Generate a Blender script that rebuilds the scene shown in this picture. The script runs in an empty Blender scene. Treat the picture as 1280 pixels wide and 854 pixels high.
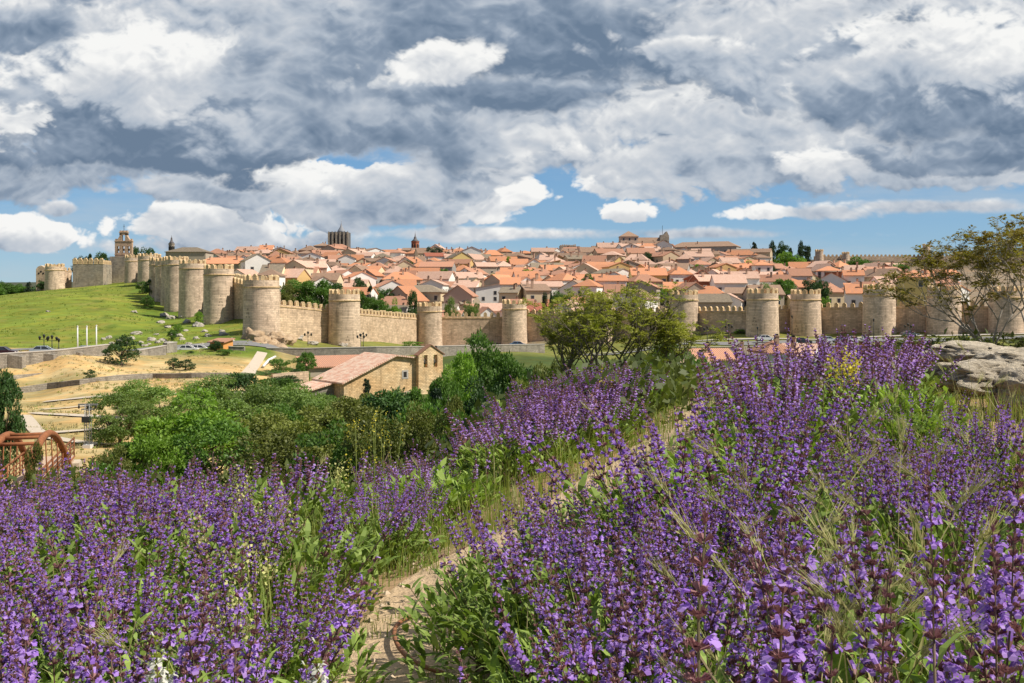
import bpy, bmesh, math, random
import numpy as np
from mathutils import Vector, Matrix, Euler
from mathutils.bvhtree import BVHTree
from mathutils.kdtree import KDTree

R = math.radians
F = 1244.4            # focal length in photograph pixels (35 mm lens)
HZ = 370.0            # photograph row of the horizon
scene = bpy.context.scene
col = scene.collection

# ------------------------------------------------------------------ camera
cam_d = bpy.data.cameras.new('camera'); cam = bpy.data.objects.new('camera', cam_d); col.objects.link(cam)
cam.location = (0, 0, 0); cam.rotation_euler = (R(90), 0, 0)
cam_d.lens = 35; cam_d.sensor_width = 36; cam_d.shift_y = -(427 - HZ) / 1280.0
cam_d.clip_start = 0.05; cam_d.clip_end = 30000
cam_d.dof.use_dof = False
scene.camera = cam
scene.render.resolution_x = 1024; scene.render.resolution_y = 683
scene.view_settings.view_transform = 'Standard'; scene.view_settings.look = 'None'
scene.view_settings.exposure = 0; scene.view_settings.gamma = 1

# ------------------------------------------------------------------ sun
SUN_EL = 50.0
sx, sy = math.sin(R(74)), -math.cos(R(74))           # horizontal direction TO the sun (right, a little behind)
sdir = Vector((sx * math.cos(R(SUN_EL)), sy * math.cos(R(SUN_EL)), math.sin(R(SUN_EL))))
sun_d = bpy.data.lights.new('sun', 'SUN'); sun_d.energy = 5.8; sun_d.angle = R(0.53); sun_d.color = (1.0, 0.93, 0.82)
sun = bpy.data.objects.new('sun', sun_d); col.objects.link(sun)
sun.rotation_euler = (-sdir).to_track_quat('-Z', 'Y').to_euler()
# ------------------------------------------------------------------ sky: Nishita + procedural cumulus in world directions
world = bpy.data.worlds.new("World"); scene.world = world; world.use_nodes = True
wt = world.node_tree; wt.nodes.clear()
class NB:
    def __init__(s, nt): s.nt = nt
    def n(s, t, **kw):
        nd = s.nt.nodes.new(t)
        for k, v in kw.items(): setattr(nd, k, v)
        return nd
    def set(s, sock, v):
        if hasattr(v, 'is_output') or isinstance(v, bpy.types.NodeSocket): s.nt.links.new(v, sock)
        else: sock.default_value = v
    def m(s, op, a, b=0.0, c=0.0, clamp=False):
        nd = s.n('ShaderNodeMath', operation=op); nd.use_clamp = clamp
        s.set(nd.inputs[0], a); s.set(nd.inputs[1], b); s.set(nd.inputs[2], c)
        return nd.outputs[0]
    def vm(s, op, a, b=(0, 0, 0), c=(0, 0, 0), out=0):
        nd = s.n('ShaderNodeVectorMath', operation=op)
        s.set(nd.inputs[0], a); s.set(nd.inputs[1], b)
        if op == 'MULTIPLY_ADD': s.set(nd.inputs[2], c)
        return nd.outputs[out]
    def mix(s, f, a, b):
        nd = s.n('ShaderNodeMix', data_type='RGBA')
        s.set(nd.inputs[0], f); s.set(nd.inputs[6], a); s.set(nd.inputs[7], b)
        return nd.outputs[2]
    def noise(s, vec, scale, detail=4, rough=0.5, dist=0.0, out=0, lac=2.0, typ='FBM', dim='3D'):
        nd = s.n('ShaderNodeTexNoise')
        nd.noise_type = typ; nd.noise_dimensions = dim
        s.set(nd.inputs['Vector'], vec); nd.inputs['Scale'].default_value = scale
        nd.inputs['Detail'].default_value = detail; nd.inputs['Roughness'].default_value = rough
        nd.inputs['Distortion'].default_value = dist; nd.inputs['Lacunarity'].default_value = lac
        return nd.outputs[out]
    def sstep(s, x, a, b, lo=0.0, hi=1.0):
        nd = s.n('ShaderNodeMapRange', interpolation_type='SMOOTHSTEP')
        s.set(nd.inputs[0], x); s.set(nd.inputs[1], a); s.set(nd.inputs[2], b); s.set(nd.inputs[3], lo); s.set(nd.inputs[4], hi)
        return nd.outputs[0]
    def ramp(s, f, stops, interp='LINEAR'):
        nd = s.n('ShaderNodeValToRGB'); cr = nd.color_ramp; cr.interpolation = interp
        while len(cr.elements) < len(stops): cr.elements.new(0.5)
        for e, (p, c) in zip(cr.elements, stops): e.position = p; e.color = (*c, 1)
        s.set(nd.inputs[0], f)
        return nd.outputs[0]
b = NB(wt)
geo = b.n('ShaderNodeTexCoord').outputs['Generated']
sp = b.n('ShaderNodeSeparateXYZ'); wt.links.new(geo, sp.inputs[0])
ay = b.m('MAXIMUM', b.m('ABSOLUTE', sp.outputs[1]), 0.12)
U = b.m('DIVIDE', sp.outputs[0], ay)
V = b.m('DIVIDE', sp.outputs[2], ay)
cmb = b.n('ShaderNodeCombineXYZ'); wt.links.new(U, cmb.inputs[0]); wt.links.new(V, cmb.inputs[1])
P0 = cmb.outputs[0]
# cumulus noise: billows (creased sums) over soft fractal noise, a little wider than tall
PV = b.vm('MULTIPLY', P0, (1.0, 1.45, 1.0))
wv = b.noise(PV, 9.0, 3, 0.5, out=1, dim='2D')
PW = b.vm('ADD', PV, b.vm('MULTIPLY', b.vm('SUBTRACT', wv, (0.5, 0.5, 0.5)), (0.030, 0.026, 0.0)))
def billow(vec, octs):
    acc = None
    for sc_, am in octs:
        n_ = b.noise(b.vm('ADD', vec, (sc_*.37, sc_*.11, 0)), sc_, 0, 0.5, dim='2D')
        a_ = b.m('MULTIPLY', b.m('ABSOLUTE', b.m('MULTIPLY_ADD', n_, 2.0, -1.0)), am)
        acc = a_ if acc is None else b.m('ADD', acc, a_)
    return acc
OC = [(9.0, .60), (19.0, .42), (41.0, .26), (88.0, .14), (170.0, .07)]
B1 = billow(PW, OC)
B2 = billow(b.vm('ADD', PW, (0.004, 0.012, 0.0)), OC[:4])
N0 = b.noise(PW, 6.0, 7, 0.58, dim='2D')
N0b = b.noise(b.vm('ADD', PW, (0.014, 0.045, 0.0)), 6.0, 4, 0.55, dim='2D')
N1 = b.m('ADD', b.m('MULTIPLY', B1, 0.42), b.m('MULTIPLY_ADD', N0, 0.72, 0.02))
REL = b.m('ADD', b.m('MULTIPLY', b.m('SUBTRACT', B1, B2), 0.85), b.m('MULTIPLY', b.m('SUBTRACT', N0, N0b), 1.3))
NL = b.noise(PV, 3.2, 5, 0.55, dim='2D')                         # broad tone changes
sky = b.n('ShaderNodeTexSky', sky_type='NISHITA', sun_disc=False)
sky.sun_elevation = R(SUN_EL); sky.sun_rotation = math.atan2(sdir.x, sdir.y)
sky.altitude = 1100; sky.dust_density = 0.6; sky.ozone_density = 1.6; sky.air_density = 1.0
skyc = b.vm('MULTIPLY', sky.outputs[0], (0.084, 0.104, 0.124))
CR = [(0.0, (0.150, 0.215, 0.310)), (0.25, (0.26, 0.33, 0.43)), (0.46, (0.46, 0.52, 0.60)), (0.72, (0.64, 0.67, 0.71)), (1.0, (0.93, 0.93, 0.915))]
skyc = b.mix(0.65, skyc, b.ramp(b.m('MULTIPLY', V, 2.5, clamp=True), [(0.0, (0.36, 0.52, 0.66)), (0.12, (0.25, 0.43, 0.62)), (0.35, (0.15, 0.34, 0.58)), (0.75, (0.03, 0.13, 0.40))]))
# haze and thin veils toward the horizon
veil = b.m('MULTIPLY', b.sstep(b.noise(b.vm('MULTIPLY', P0, (1, 5, 1)), 3.4, 6, 0.6, dim='2D'), 0.42, 0.75), 0.45)
cur = b.mix(veil, skyc, (0.50, 0.57, 0.64, 1))
# high broken deck that fills the upper sky
cvv = b.m('ADD', V, b.m('MULTIPLY', b.m('SUBTRACT', N1, 0.5), 0.09))
da = b.sstep(cvv, 0.124, 0.150)
dt = b.m('ADD', b.m('MULTIPLY', b.m('SUBTRACT', NL, 0.5), 0.9), b.m('MULTIPLY_ADD', REL, 1.0, 0.68), clamp=True)
DECK = (da, dt)
# cx, cy, rx, ry (photograph pixels as world angles), tone, vertical tone, noise amount, softness
CL = [
 (255, 306, 150, 12, .50, .15, 1.0, .6), (590, 292, 110, 8, .62, .1, 1.0, .8),(880, 292, 130, 7, .60, .1, 1.0, .9),(1190, 258, 150, 9, .66, .1, 1.0, .8),
 (35, 294, 78, 19, .90, .35, .9, .22), (78, 262, 22, 11, .45, .2, .9, .4), (235, 277, 112, 30, .92, .42, 1.0, .2),
 (785, 268, 26, 12, .95, .3, 1.5, .25), (958, 265, 44, 10, .9, .2, 1.1, .35), (1030, 266, 60, 11, .62, .2, 1.0, .6),(402,297,16,6,.7,.1,1,.4),
 (480, 252, 155, 26, .52, .28, .9, .3), (395, 232, 88, 36, .90, .42, 1.0, .2), (605, 243, 78, 28, 1.0, .38, 1.0, .2), (500, 235, 90, 33, .42, .3, 1.0, .35),
 (775, 228, 54, 17, .92, .35, 1.0, .25), (655, 245, 26, 15, 1.0, .2, .9, .2),
 (240, 234, 130, 20, .62, .3, 1.0, .25), (30, 215, 190, 30, .34, .2, 1.0, .3),
 (680, 185, 190, 32, .58, .3, 1.0, .3), (930, 200, 230, 40, .62, .34, 1.05, .25), (1170, 206, 190, 26, .92, .45, 1.0, .25), (1230, 170, 170, 40, .40, .25, 1.1, .3),
 (880, 135, 190, 42, .80, .3, 1.1, .3),
 (200, 150, 330, 62, .14, .38, .9, .3), (25, 145, 42, 34, .98, .3, 1.1, .3), (470, 155, 200, 44, .30, .25, .9, .4),
 (60, 75, 160, 68, .48, .3, 1.1, .3), (190, 85, 150, 58, .85, .4, 1.1, .35), (20, 35, 80, 25, .25, .2, 1.1, .3),
 (420, 95, 160, 48, .46, .25, 1.1, .4), (600, 45, 290, 90, .26, .25, 1.0, .4), (330, 5, 120, 22, .62, .3, 1.1, .3),
 (570, 105, 90, 20, .85, .35, 1.1, .3), (720, 55, 260, 62, .06, .20, .9, .4), (640, 118, 170, 24, .12, .2, 1.0, .4), (545, 76, 66, 24, .98, .3, 1.0, .3),
 (1000, 40, 230, 62, .58, .3, 1.1, .4), (1200, 118, 190, 42, .18, .3, .9, .4), (1190, 60, 130, 48, .92, .42, 1.0, .3), (850, 62, 70, 14, .55, .3, 1.2, .4), (1080, 90, 90, 24, .45, .3, 1.1, .5),
 (640, -130, 1100, 120, .35, .2, 1.2, .5),
]
for ci, (cx, cy, rx, ry, tone, vt, na, sf) in enumerate(CL):
    if ci == 17: cur = b.mix(da, cur, b.ramp(dt, CR))
    if rx > 60 and sf < .5 and ci > 16: sf *= 1.25
    cu, cv, ru, rv = (cx - 640) / F, (HZ - cy) / F, rx / F, ry / F
    q = b.vm('MULTIPLY_ADD', P0, (1 / ru, 1 / rv, 0), (-cu / ru, -cv / rv, 0))
    ln = b.vm('LENGTH', q, out=1)
    d = b.m('MULTIPLY_ADD', b.m('SUBTRACT', N1, 0.5), na * 2.6, b.m('SUBTRACT', 1.20, ln))
    al = b.sstep(d, 0.0, sf)
    qs = b.n('ShaderNodeSeparateXYZ'); wt.links.new(q, qs.inputs[0])
    t = b.m('MULTIPLY_ADD', qs.outputs[1], vt * 0.9, tone*0.86+0.10)
    t = b.m('MULTIPLY_ADD', REL, 0.72, t)
    t = b.m('MULTIPLY_ADD', b.m('SUBTRACT', NL, 0.5), 0.45, t)
    t = b.m('MULTIPLY_ADD', b.m('MINIMUM', d, 1.0), -0.16, b.m('ADD', t, 0.08), clamp=True)
    cur = b.mix(al, cur, b.ramp(t, CR))
# behind the camera / under the horizon: unseen sky, set dim to cut the ambient light
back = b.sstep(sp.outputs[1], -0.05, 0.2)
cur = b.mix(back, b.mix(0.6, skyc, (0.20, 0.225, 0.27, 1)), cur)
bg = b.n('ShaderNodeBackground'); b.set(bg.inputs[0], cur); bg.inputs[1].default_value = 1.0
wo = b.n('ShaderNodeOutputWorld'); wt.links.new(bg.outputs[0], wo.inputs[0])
world.cycles.sampling_method = 'MANUAL'; world.cycles.sample_map_resolution = 256
# ------------------------------------------------------------------ object helpers
rnd = random.Random(11)
def tag(o, label=None, cat=None, group=None, kind=None):
    if label: o['label'] = label
    if cat: o['category'] = cat
    if group: o['group'] = group
    if kind: o['kind'] = kind
    return o
def link(o, parent=None):
    col.objects.link(o)
    if parent is not None: o.parent = parent
    return o
def thing(name, label, cat, loc=(0, 0, 0), rz=0.0, group=None, scale=None):
    o = bpy.data.objects.new(name, None); o.empty_display_size = 0.1
    link(o); o.location = loc; o.rotation_euler = (0, 0, rz)
    if scale: o.scale = scale if hasattr(scale, '__len__') else (scale,) * 3
    return tag(o, label, cat, group)
def inst(name, me, parent=None, loc=(0, 0, 0), rot=(0, 0, 0), scale=None):
    o = bpy.data.objects.new(name, me); link(o, parent)
    o.location = loc; o.rotation_euler = rot
    if scale: o.scale = scale if hasattr(scale, '__len__') else (scale,) * 3
    return o
def copy_tree(o, parent=None):
    c = o.copy(); link(c, parent)
    for k in list(o.children): copy_tree(k, c)
    return c

class MB:
    """collects shapes; build() links them as one mesh"""
    def __init__(s): s.v = []; s.f = []; s.m = []; s.sm = []
    def add(s, vs, fs, mi=0, smooth=False):
        o = len(s.v); s.v += [tuple(p) for p in vs]
        for f in fs: s.f.append(tuple(i + o for i in f)); s.m.append(mi); s.sm.append(smooth)
    def box(s, x0, x1, y0, y1, z0, z1, mi=0, M=None):
        vs = [(x0,y0,z0),(x1,y0,z0),(x1,y1,z0),(x0,y1,z0),(x0,y0,z1),(x1,y0,z1),(x1,y1,z1),(x0,y1,z1)]
        if M is not None: vs = [M @ Vector(v) for v in vs]
        s.add(vs, [(0,3,2,1),(4,5,6,7),(0,1,5,4),(1,2,6,5),(2,3,7,6),(3,0,4,7)], mi)
    def prism(s, poly, y0, y1, mi=0, M=None):
        """poly: list of (x,z) counter-clockwise seen from -y"""
        n = len(poly)
        vs = [(x, y0, z) for x, z in poly] + [(x, y1, z) for x, z in poly]
        if M is not None: vs = [M @ Vector(v) for v in vs]
        s.add(vs, [tuple(range(n)), tuple(range(2*n-1, n-1, -1))] + [(i+n, (i+1) % n + n, (i+1) % n, i) for i in range(n)], mi)
    def slab(s, pts, t, mi=0):
        """thick sheet: pts ccw from above, extruded down by t"""
        n = len(pts)
        s.add([tuple(p) for p in pts] + [(p[0], p[1], p[2]-t) for p in pts],
              [tuple(range(n)), tuple(range(2*n-1, n-1, -1))] + [(i+n, (i+1) % n + n, (i+1) % n, i) for i in range(n)], mi)
    def lathe(s, prof, n=24, c=(0,0), mi=0, smooth=True, a0=0.0, sq=False):
        """prof: list of (r,z) from bottom to top"""
        vs = []; fs = []
        for r, z in prof:
            for k in range(n):
                a = a0 + 2*math.pi*k/n
                vs.append((c[0]+r*math.cos(a), c[1]+r*math.sin(a), z))
        for j in range(len(prof)-1):
            for k in range(n):
                k2 = (k+1) % n
                fs.append((j*n+k, j*n+k2, (j+1)*n+k2, (j+1)*n+k))
        fs.append(tuple(reversed(range(n)))); fs.append(tuple((len(prof)-1)*n+k for k in range(n)))
        s.add(vs, fs, mi, smooth)
    def tube(s, pts, rad, n=6, mi=0, smooth=True, cap=True):
        pts = [Vector(p) for p in pts]
        if not hasattr(rad, '__len__'): rad = [rad]*len(pts)
        vs = []; fs = []
        up = None
        for i, p in enumerate(pts):
            d = (pts[min(i+1, len(pts)-1)] - pts[max(i-1, 0)])
            if d.length < 1e-9: d = Vector((0,0,1))
            d.normalize()
            if up is None or abs(up.dot(d)) > .95: up = Vector((1,0,0)) if abs(d.x) < .8 else Vector((0,1,0))
            a = d.cross(up).normalized(); bb = d.cross(a).normalized()
            for k in range(n):
                t = 2*math.pi*k/n
                vs.append(p + a*(rad[i]*math.cos(t)) + bb*(rad[i]*math.sin(t)))
        for j in range(len(pts)-1):
            for k in range(n):
                k2 = (k+1) % n
                fs.append((j*n+k, j*n+k2, (j+1)*n+k2, (j+1)*n+k))
        if cap:
            fs.append(tuple(reversed(range(n)))); fs.append(tuple((len(pts)-1)*n+k for k in range(n)))
        s.add(vs, fs, mi, smooth)
    def mesh(s, name, mats):
        me = bpy.data.meshes.new(name)
        me.from_pydata(s.v, [], s.f)
        for m in (mats if isinstance(mats, (list, tuple)) else [mats]): me.materials.append(m)
        me.polygons.foreach_set('material_index', s.m)
        me.polygons.foreach_set('use_smooth', s.sm)
        me.validate(); me.update()
        return me
    def build(s, name, mats, parent=None, **kw):
        return inst(name, s.mesh(name, mats), parent, **kw)
def fixn(me):
    bm = bmesh.new(); bm.from_mesh(me); bmesh.ops.recalc_face_normals(bm, faces=bm.faces); bm.to_mesh(me); bm.free(); return me

# ------------------------------------------------------------------ materials
MATS = {}
def newmat(name):
    m = bpy.data.materials.new(name); m.use_nodes = True
    nt = m.node_tree; nt.nodes.clear()
    q = NB(nt); out = q.n('ShaderNodeOutputMaterial'); bs = q.n('ShaderNodeBsdfPrincipled')
    nt.links.new(bs.outputs[0], out.inputs[0])
    return m, q, bs
def rgba(c): return (c[0], c[1], c[2], 1.0)
def simple(name, c, rough=0.7, metal=0.0, var=0.18, scale=3.0, obvar=0.0, spec=0.3, bump=0.0):
    m, q, bs = newmat(name)
    tc = q.n('ShaderNodeTexCoord').outputs['Object']
    nz = q.noise(tc, scale, 4, 0.6)
    f = q.m('MULTIPLY_ADD', nz, 2*var, 1.0 - var)
    if obvar:
        oi = q.n('ShaderNodeObjectInfo').outputs['Random']
        f = q.m('MULTIPLY', f, q.m('MULTIPLY_ADD', oi, 2*obvar, 1.0 - obvar))
        f = q.m('MULTIPLY', f, q.m('MULTIPLY_ADD', q.n('ShaderNodeNewGeometry').outputs['Random Per Island'], .16, .92))
    cc = q.vm('SCALE', rgba(c)[:3]); nd = cc.node; q.set(nd.inputs['Scale'], f)
    q.set(bs.inputs['Base Color'], cc)
    bs.inputs['Roughness'].default_value = rough; bs.inputs['Metallic'].default_value = metal
    bs.inputs['Specular IOR Level'].default_value = spec
    if bump:
        bp = q.n('ShaderNodeBump'); bp.inputs['Strength'].default_value = bump; bp.inputs['Distance'].default_value = 0.05
        q.set(bp.inputs['Height'], nz); q.set(bs.inputs['Normal'], bp.outputs[0])
    return m
def leafmat(name, c1, c2, rough=0.55, trans=0.35, obvar=0.25, scale=2.0, attr=False):
    """two leaf tones by noise in object space, tint per object, light passing through"""
    m = bpy.data.materials.new(name); m.use_nodes = True
    nt = m.node_tree; nt.nodes.clear(); q = NB(nt)
    out = q.n('ShaderNodeOutputMaterial')
    tc = q.n('ShaderNodeTexCoord').outputs['Object']
    nz = q.sstep(q.noise(tc, scale, 3, 0.6), 0.35, 0.65)
    fine = q.n('ShaderNodeNewGeometry').outputs['Random Per Island']
    f = q.m('MULTIPLY_ADD', fine, 0.5, q.m('MULTIPLY', nz, 0.5))
    c = q.mix(f, rgba(c1), rgba(c2))
    oi = q.n('ShaderNodeObjectInfo').outputs['Random']
    s = q.m('MULTIPLY_ADD', oi, 2*obvar, 1.0 - obvar)
    cc = q.vm('SCALE', c); q.set(cc.node.inputs['Scale'], s)
    d = q.n('ShaderNodeBsdfPrincipled'); q.set(d.inputs['Base Color'], cc); d.inputs['Roughness'].default_value = rough
    d.inputs['Specular IOR Level'].default_value = 0.35
    t = q.n('ShaderNodeBsdfTranslucent'); tcx = q.vm('MULTIPLY', cc, (1.15, 1.25, 0.6)); q.set(t.inputs[0], tcx)
    mx = q.n('ShaderNodeMixShader'); mx.inputs[0].default_value = trans
    nt.links.new(d.outputs[0], mx.inputs[1]); nt.links.new(t.outputs[0], mx.inputs[2]); nt.links.new(mx.outputs[0], out.inputs[0])
    return m
def stonemat(name, c, c2, bw=0.9, bh=0.38, world=False, mortar=0.55, rough=0.9, obvar=0.0):
    """coursed masonry: brick pattern wrapped on the wall, stained by large noise"""
    m, q, bs = newmat(name)
    tc = q.n('ShaderNodeTexCoord').outputs['Object']
    s = q.n('ShaderNodeSeparateXYZ'); q.set(s.inputs[0], tc)
    ng = q.n('ShaderNodeSeparateXYZ'); q.set(ng.inputs[0], q.n('ShaderNodeNewGeometry').outputs['Normal'])
    h = q.m('ADD', s.outputs[0], s.outputs[1])
    cb = q.n('ShaderNodeCombineXYZ'); q.set(cb.inputs[0], h); q.set(cb.inputs[1], s.outputs[2])
    br = q.n('ShaderNodeTexBrick'); q.set(br.inputs['Vector'], cb.outputs[0])
    br.inputs['Scale'].default_value = 1.0; br.inputs['Brick Width'].default_value = bw; br.inputs['Row Height'].default_value = bh
    br.inputs['Mortar Size'].default_value = 0.03; br.inputs['Mortar Smooth'].default_value = 0.6
    br.inputs['Color1'].default_value = (1.12, 1.12, 1.12, 1); br.inputs['Color2'].default_value = (0.80, 0.80, 0.80, 1)
    br.inputs['Mortar'].default_value = (mortar, mortar, mortar, 1)
    big = q.sstep(q.noise(tc, 0.16, 5, 0.6), 0.35, 0.68)
    base = q.mix(big, rgba(c), rgba(c2))
    str_ = q.noise(q.vm('MULTIPLY', tc, (1, 1, 3.5)), 0.9, 6, 0.7)
    pat = q.noise(tc, 0.55, 5, 0.7)
    stn = q.sstep(q.noise(q.vm('MULTIPLY', tc, (1, 1, .14)), 1.3, 4, .65), .52, .70, 1.0, .68)
    f = q.m('MULTIPLY', q.m('MULTIPLY_ADD', str_, 0.7, 0.65), q.m('MULTIPLY', stn, q.m('MULTIPLY_ADD', pat, 1.1, 0.50)))
    v = q.vm('MULTIPLY', base, br.outputs['Color'])
    v = q.vm('SCALE', v); q.set(v.node.inputs['Scale'], f)
    if obvar:
        v = q.vm('SCALE', v); q.set(v.node.inputs['Scale'], q.m('MULTIPLY_ADD', q.n('ShaderNodeObjectInfo').outputs['Random'], 2*obvar, 1-obvar))
    q.set(bs.inputs['Base Color'], v); bs.inputs['Roughness'].default_value = rough; bs.inputs['Specular IOR Level'].default_value = 0.15
    bp = q.n('ShaderNodeBump'); bp.inputs['Strength'].default_value = 0.5; bp.inputs['Distance'].default_value = 0.12
    q.set(bp.inputs['Height'], q.m('ADD', str_, q.m('MULTIPLY', br.outputs['Fac'], -0.4))); q.set(bs.inputs['Normal'], bp.outputs[0])
    return m
def tilemat(name, c1, c2, obvar=0.2, period=0.55):
    """clay pan tiles: rows run down the slope (object y), blotched colour"""
    m, q, bs = newmat(name)
    tc = q.n('ShaderNodeTexCoord').outputs['Object']
    w = q.n('ShaderNodeTexWave', wave_type='BANDS', bands_direction='X'); q.set(w.inputs['Vector'], tc)
    w.inputs['Scale'].default_value = 1.0/period*0.5; w.inputs['Distortion'].default_value = 0.3
    pt = q.noise(q.vm('MULTIPLY', tc, (1.6, 0.9, 0.9)), 1.1, 5, 0.75)
    c = q.mix(q.sstep(pt, 0.35, 0.62), rgba(c1), rgba(c2))
    oi = q.n('ShaderNodeObjectInfo').outputs['Random']
    s = q.m('MULTIPLY', q.m('MULTIPLY_ADD', w.outputs['Fac'], 0.35, 0.78), q.m('MULTIPLY_ADD', oi, 2*obvar, 1-obvar))
    s = q.m('MULTIPLY', s, q.m('MULTIPLY_ADD', q.n('ShaderNodeNewGeometry').outputs['Random Per Island'], .3, .85))
    v = q.vm('SCALE', c); q.set(v.node.inputs['Scale'], s)
    q.set(bs.inputs['Base Color'], v); bs.inputs['Roughness'].default_value = 0.85; bs.inputs['Specular IOR Level'].default_value = 0.2
    bp = q.n('ShaderNodeBump'); bp.inputs['Strength'].default_value = 0.6; bp.inputs['Distance'].default_value = 0.08
    q.set(bp.inputs['Height'], w.outputs['Fac']); q.set(bs.inputs['Normal'], bp.outputs[0])
    return m
# ------------------------------------------------------------------ terrain
def sst(x, a, b):
    t = np.clip((x - a) / (b - a), 0, 1); return t*t*(3-2*t)
def z_near(X, Y):
    u = X / np.maximum(Y, 0.8)
    s = np.where(u < 0.06, 1.0 - 0.8*sst(u, -0.12, 0.06), 0.2*(1 - sst(u, 0.08, 0.3)))
    drop = np.maximum(0, Y - 3.0)**1.5 * 0.052 * s
    wob = 0.03*np.sin(1.7*X + 0.6*Y) + 0.025*np.sin(2.9*Y - 1.3*X + 1)
    return -1.06 + 0.26*np.tanh(0.42*X) - 0.012*Y - drop + wob
# control points: px, Y, row  (row -> height) or ('z') height
CP = [(-400,60,('z',-12)),(-400,150,('z',-12)),(-400,330,('z',-11)),(-400,700,('z',-6)),
 (0,40,('z',-10)),(0,60,('z',-11.2)),(0,80,556),(0,110,510),(0,151,('z',-12)),(0,158,('z',-9.4)),(0,170,440.5),(0,205,432),(0,260,412),(0,330,380),(0,420,371),(0,700,('z',-1.5)),(0,1200,('z',4)),
 (60,70,('z',-11.3)),(60,152,('z',-11.9)),(70,160,('z',-9.4)),(60,200,436),(60,300,390),(60,425,363),(60,700,('z',0)),
 (109,85,('z',-12)),(110,140,475),(150,165,('z',-11.4)),(150,175,('z',-9.8)),(130,205,441),(110,430,358),(130,300,388),(170,430,352),(150,250,413),(180,600,('z',5)),(100,600,('z',4)),
 (185,406,355),(200,360,372),(211,345,380),(222,335,388),(241,306,395),(273,269,404),(327,226,418),(300,200,436),(240,195,440),(215,260,412),(180,230,424),(250,235,418),(235,270,404),
 (200,160,('z',-11.9)),(250,170,('z',-11.9)),(300,185,('z',-12.0)),(300,150,470),(200,120,495),(300,100,('z',-13)),(200,70,('z',-11.5)),
 (350,240,416),(380,245,426),(430,249,432),(400,228,436),(430,215,440),(537,300,436),(540,250,437),(560,225,439),(643,300,432),(643,240,437),(750,290,428),(855,275,422),(953,255,420),(1007,265,420),(1100,255,418),(1180,250,417),(1258,245,417),(1400,240,417),(1400,210,423),
 (860,228,432),(1000,232,429),(1100,232,428),(1250,228,426),(900,205,('z',-14.2)),(1000,205,('z',-14)),(1100,205,('z',-13.5)),(700,215,445),
 (430,200,('z',-14.2)),(380,190,('z',-14)),(460,150,('z',-15)),(380,150,('z',-15)),(540,150,('z',-15)),(640,150,('z',-15)),(900,150,('z',-14.5)),(1100,150,('z',-13.5)),(1300,150,('z',-13)),
 (640,80,('z',-12.5)),(400,80,('z',-12.5)),(900,80,('z',-11.5)),(1200,80,('z',-10)),(500,110,('z',-14.5)),(800,110,('z',-13.5)),
 (1200,60,('z',-8)),(1200,35,('z',-4.2)),(1200,22,('z',-1.7)),(1260,16,('z',-1.2)),(900,20,('z',-2.3)),(900,40,('z',-5.5)),(760,28,480),(640,25,('z',-4.6)),(640,50,('z',-9)),(500,30,('z',-7)),(400,20,('z',-5.2)),(400,50,('z',-10.5)),(100,18,('z',-5)),(100,30,('z',-8)),(200,60,('z',-11.2)),(-200,20,('z',-5.5)),(1600,20,('z',-1.5)),(1600,100,('z',-11)),
 (430,300,('z',-6.5)),(537,340,('z',-7.5)),(643,340,('z',-6.5)),(750,330,('z',-6)),(860,320,('z',-6)),(960,310,('z',-5)),(1100,310,('z',-4)),(1280,310,('z',-4)),(340,290,('z',-1.5)),(300,330,('z',3)),(240,400,('z',8)),(200,470,('z',10)),
 (430,450,355),(640,450,357),(860,450,355),(1100,450,('z',5)),(1300,450,('z',6)),(300,450,352),(420,650,321),(300,650,328),(220,650,334),(520,650,322),(640,650,324),(800,650,320),(900,650,324),(1000,600,335),(1100,600,338),(1280,600,343),(1100,636,325),(1030,636,325),(1280,636,327),(1500,600,348),
 (640,550,340),(900,550,338),(430,550,337),
 (420,900,('z',22)),(800,900,('z',22)),(1100,900,('z',20)),(-200,2500,('z',30)),(300,2500,('z',40)),(900,2500,('z',40)),(1500,2500,('z',40)),(-200,9000,('z',90)),(600,9000,('z',90)),(1500,9000,('z',90))]
for X, Y in [(-4,12),(-2,12),(0,12),(1.5,12),(3.5,12),(6,12),(8,14),(-5,10),(-2,10),(1,10),(4,10),(7,10),(3,15),(6.5,16),(-8,12)]:
    CP.append((640 + F*X/Y, Y, ('z', float(z_near(np.array(float(X)), np.array(float(Y)))))))
_c = np.array([(p[0]/260.0, 1.5*math.log(p[1])) for p in CP])
_v = np.array([(p[2][1] if isinstance(p[2], tuple) else (HZ - p[2])/F*p[1]) for p in CP])
def _phi(r2): return 0.5*r2*np.log(np.maximum(r2, 1e-12))
n_ = len(CP)
_A = np.zeros((n_+3, n_+3)); _A[:n_,:n_] = _phi(((_c[:,None,:]-_c[None,:,:])**2).sum(2)) + np.eye(n_)*0.004
_A[:n_,n_] = 1; _A[:n_,n_+1:] = _c; _A[n_,:n_] = 1; _A[n_+1:,:n_] = _c.T
_w = np.linalg.solve(_A, np.concatenate([_v, np.zeros(3)]))
def z_far(X, Y):
    X = np.asarray(X, float); Y = np.asarray(Y, float); sh = X.shape
    px = np.clip((640 + F*X/Y), -900, 2200).ravel()/260.0; ly = 1.5*np.log(np.clip(Y, 8, 9000)).ravel()
    out = np.empty(px.shape)
    for i in range(0, len(px), 4000):
        d = (px[i:i+4000,None]-_c[:,0])**2 + (ly[i:i+4000,None]-_c[:,1])**2
        out[i:i+4000] = _phi(d) @ _w[:n_] + _w[n_] + px[i:i+4000]*_w[n_+1] + ly[i:i+4000]*_w[n_+2]
    return out.reshape(sh)
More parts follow.
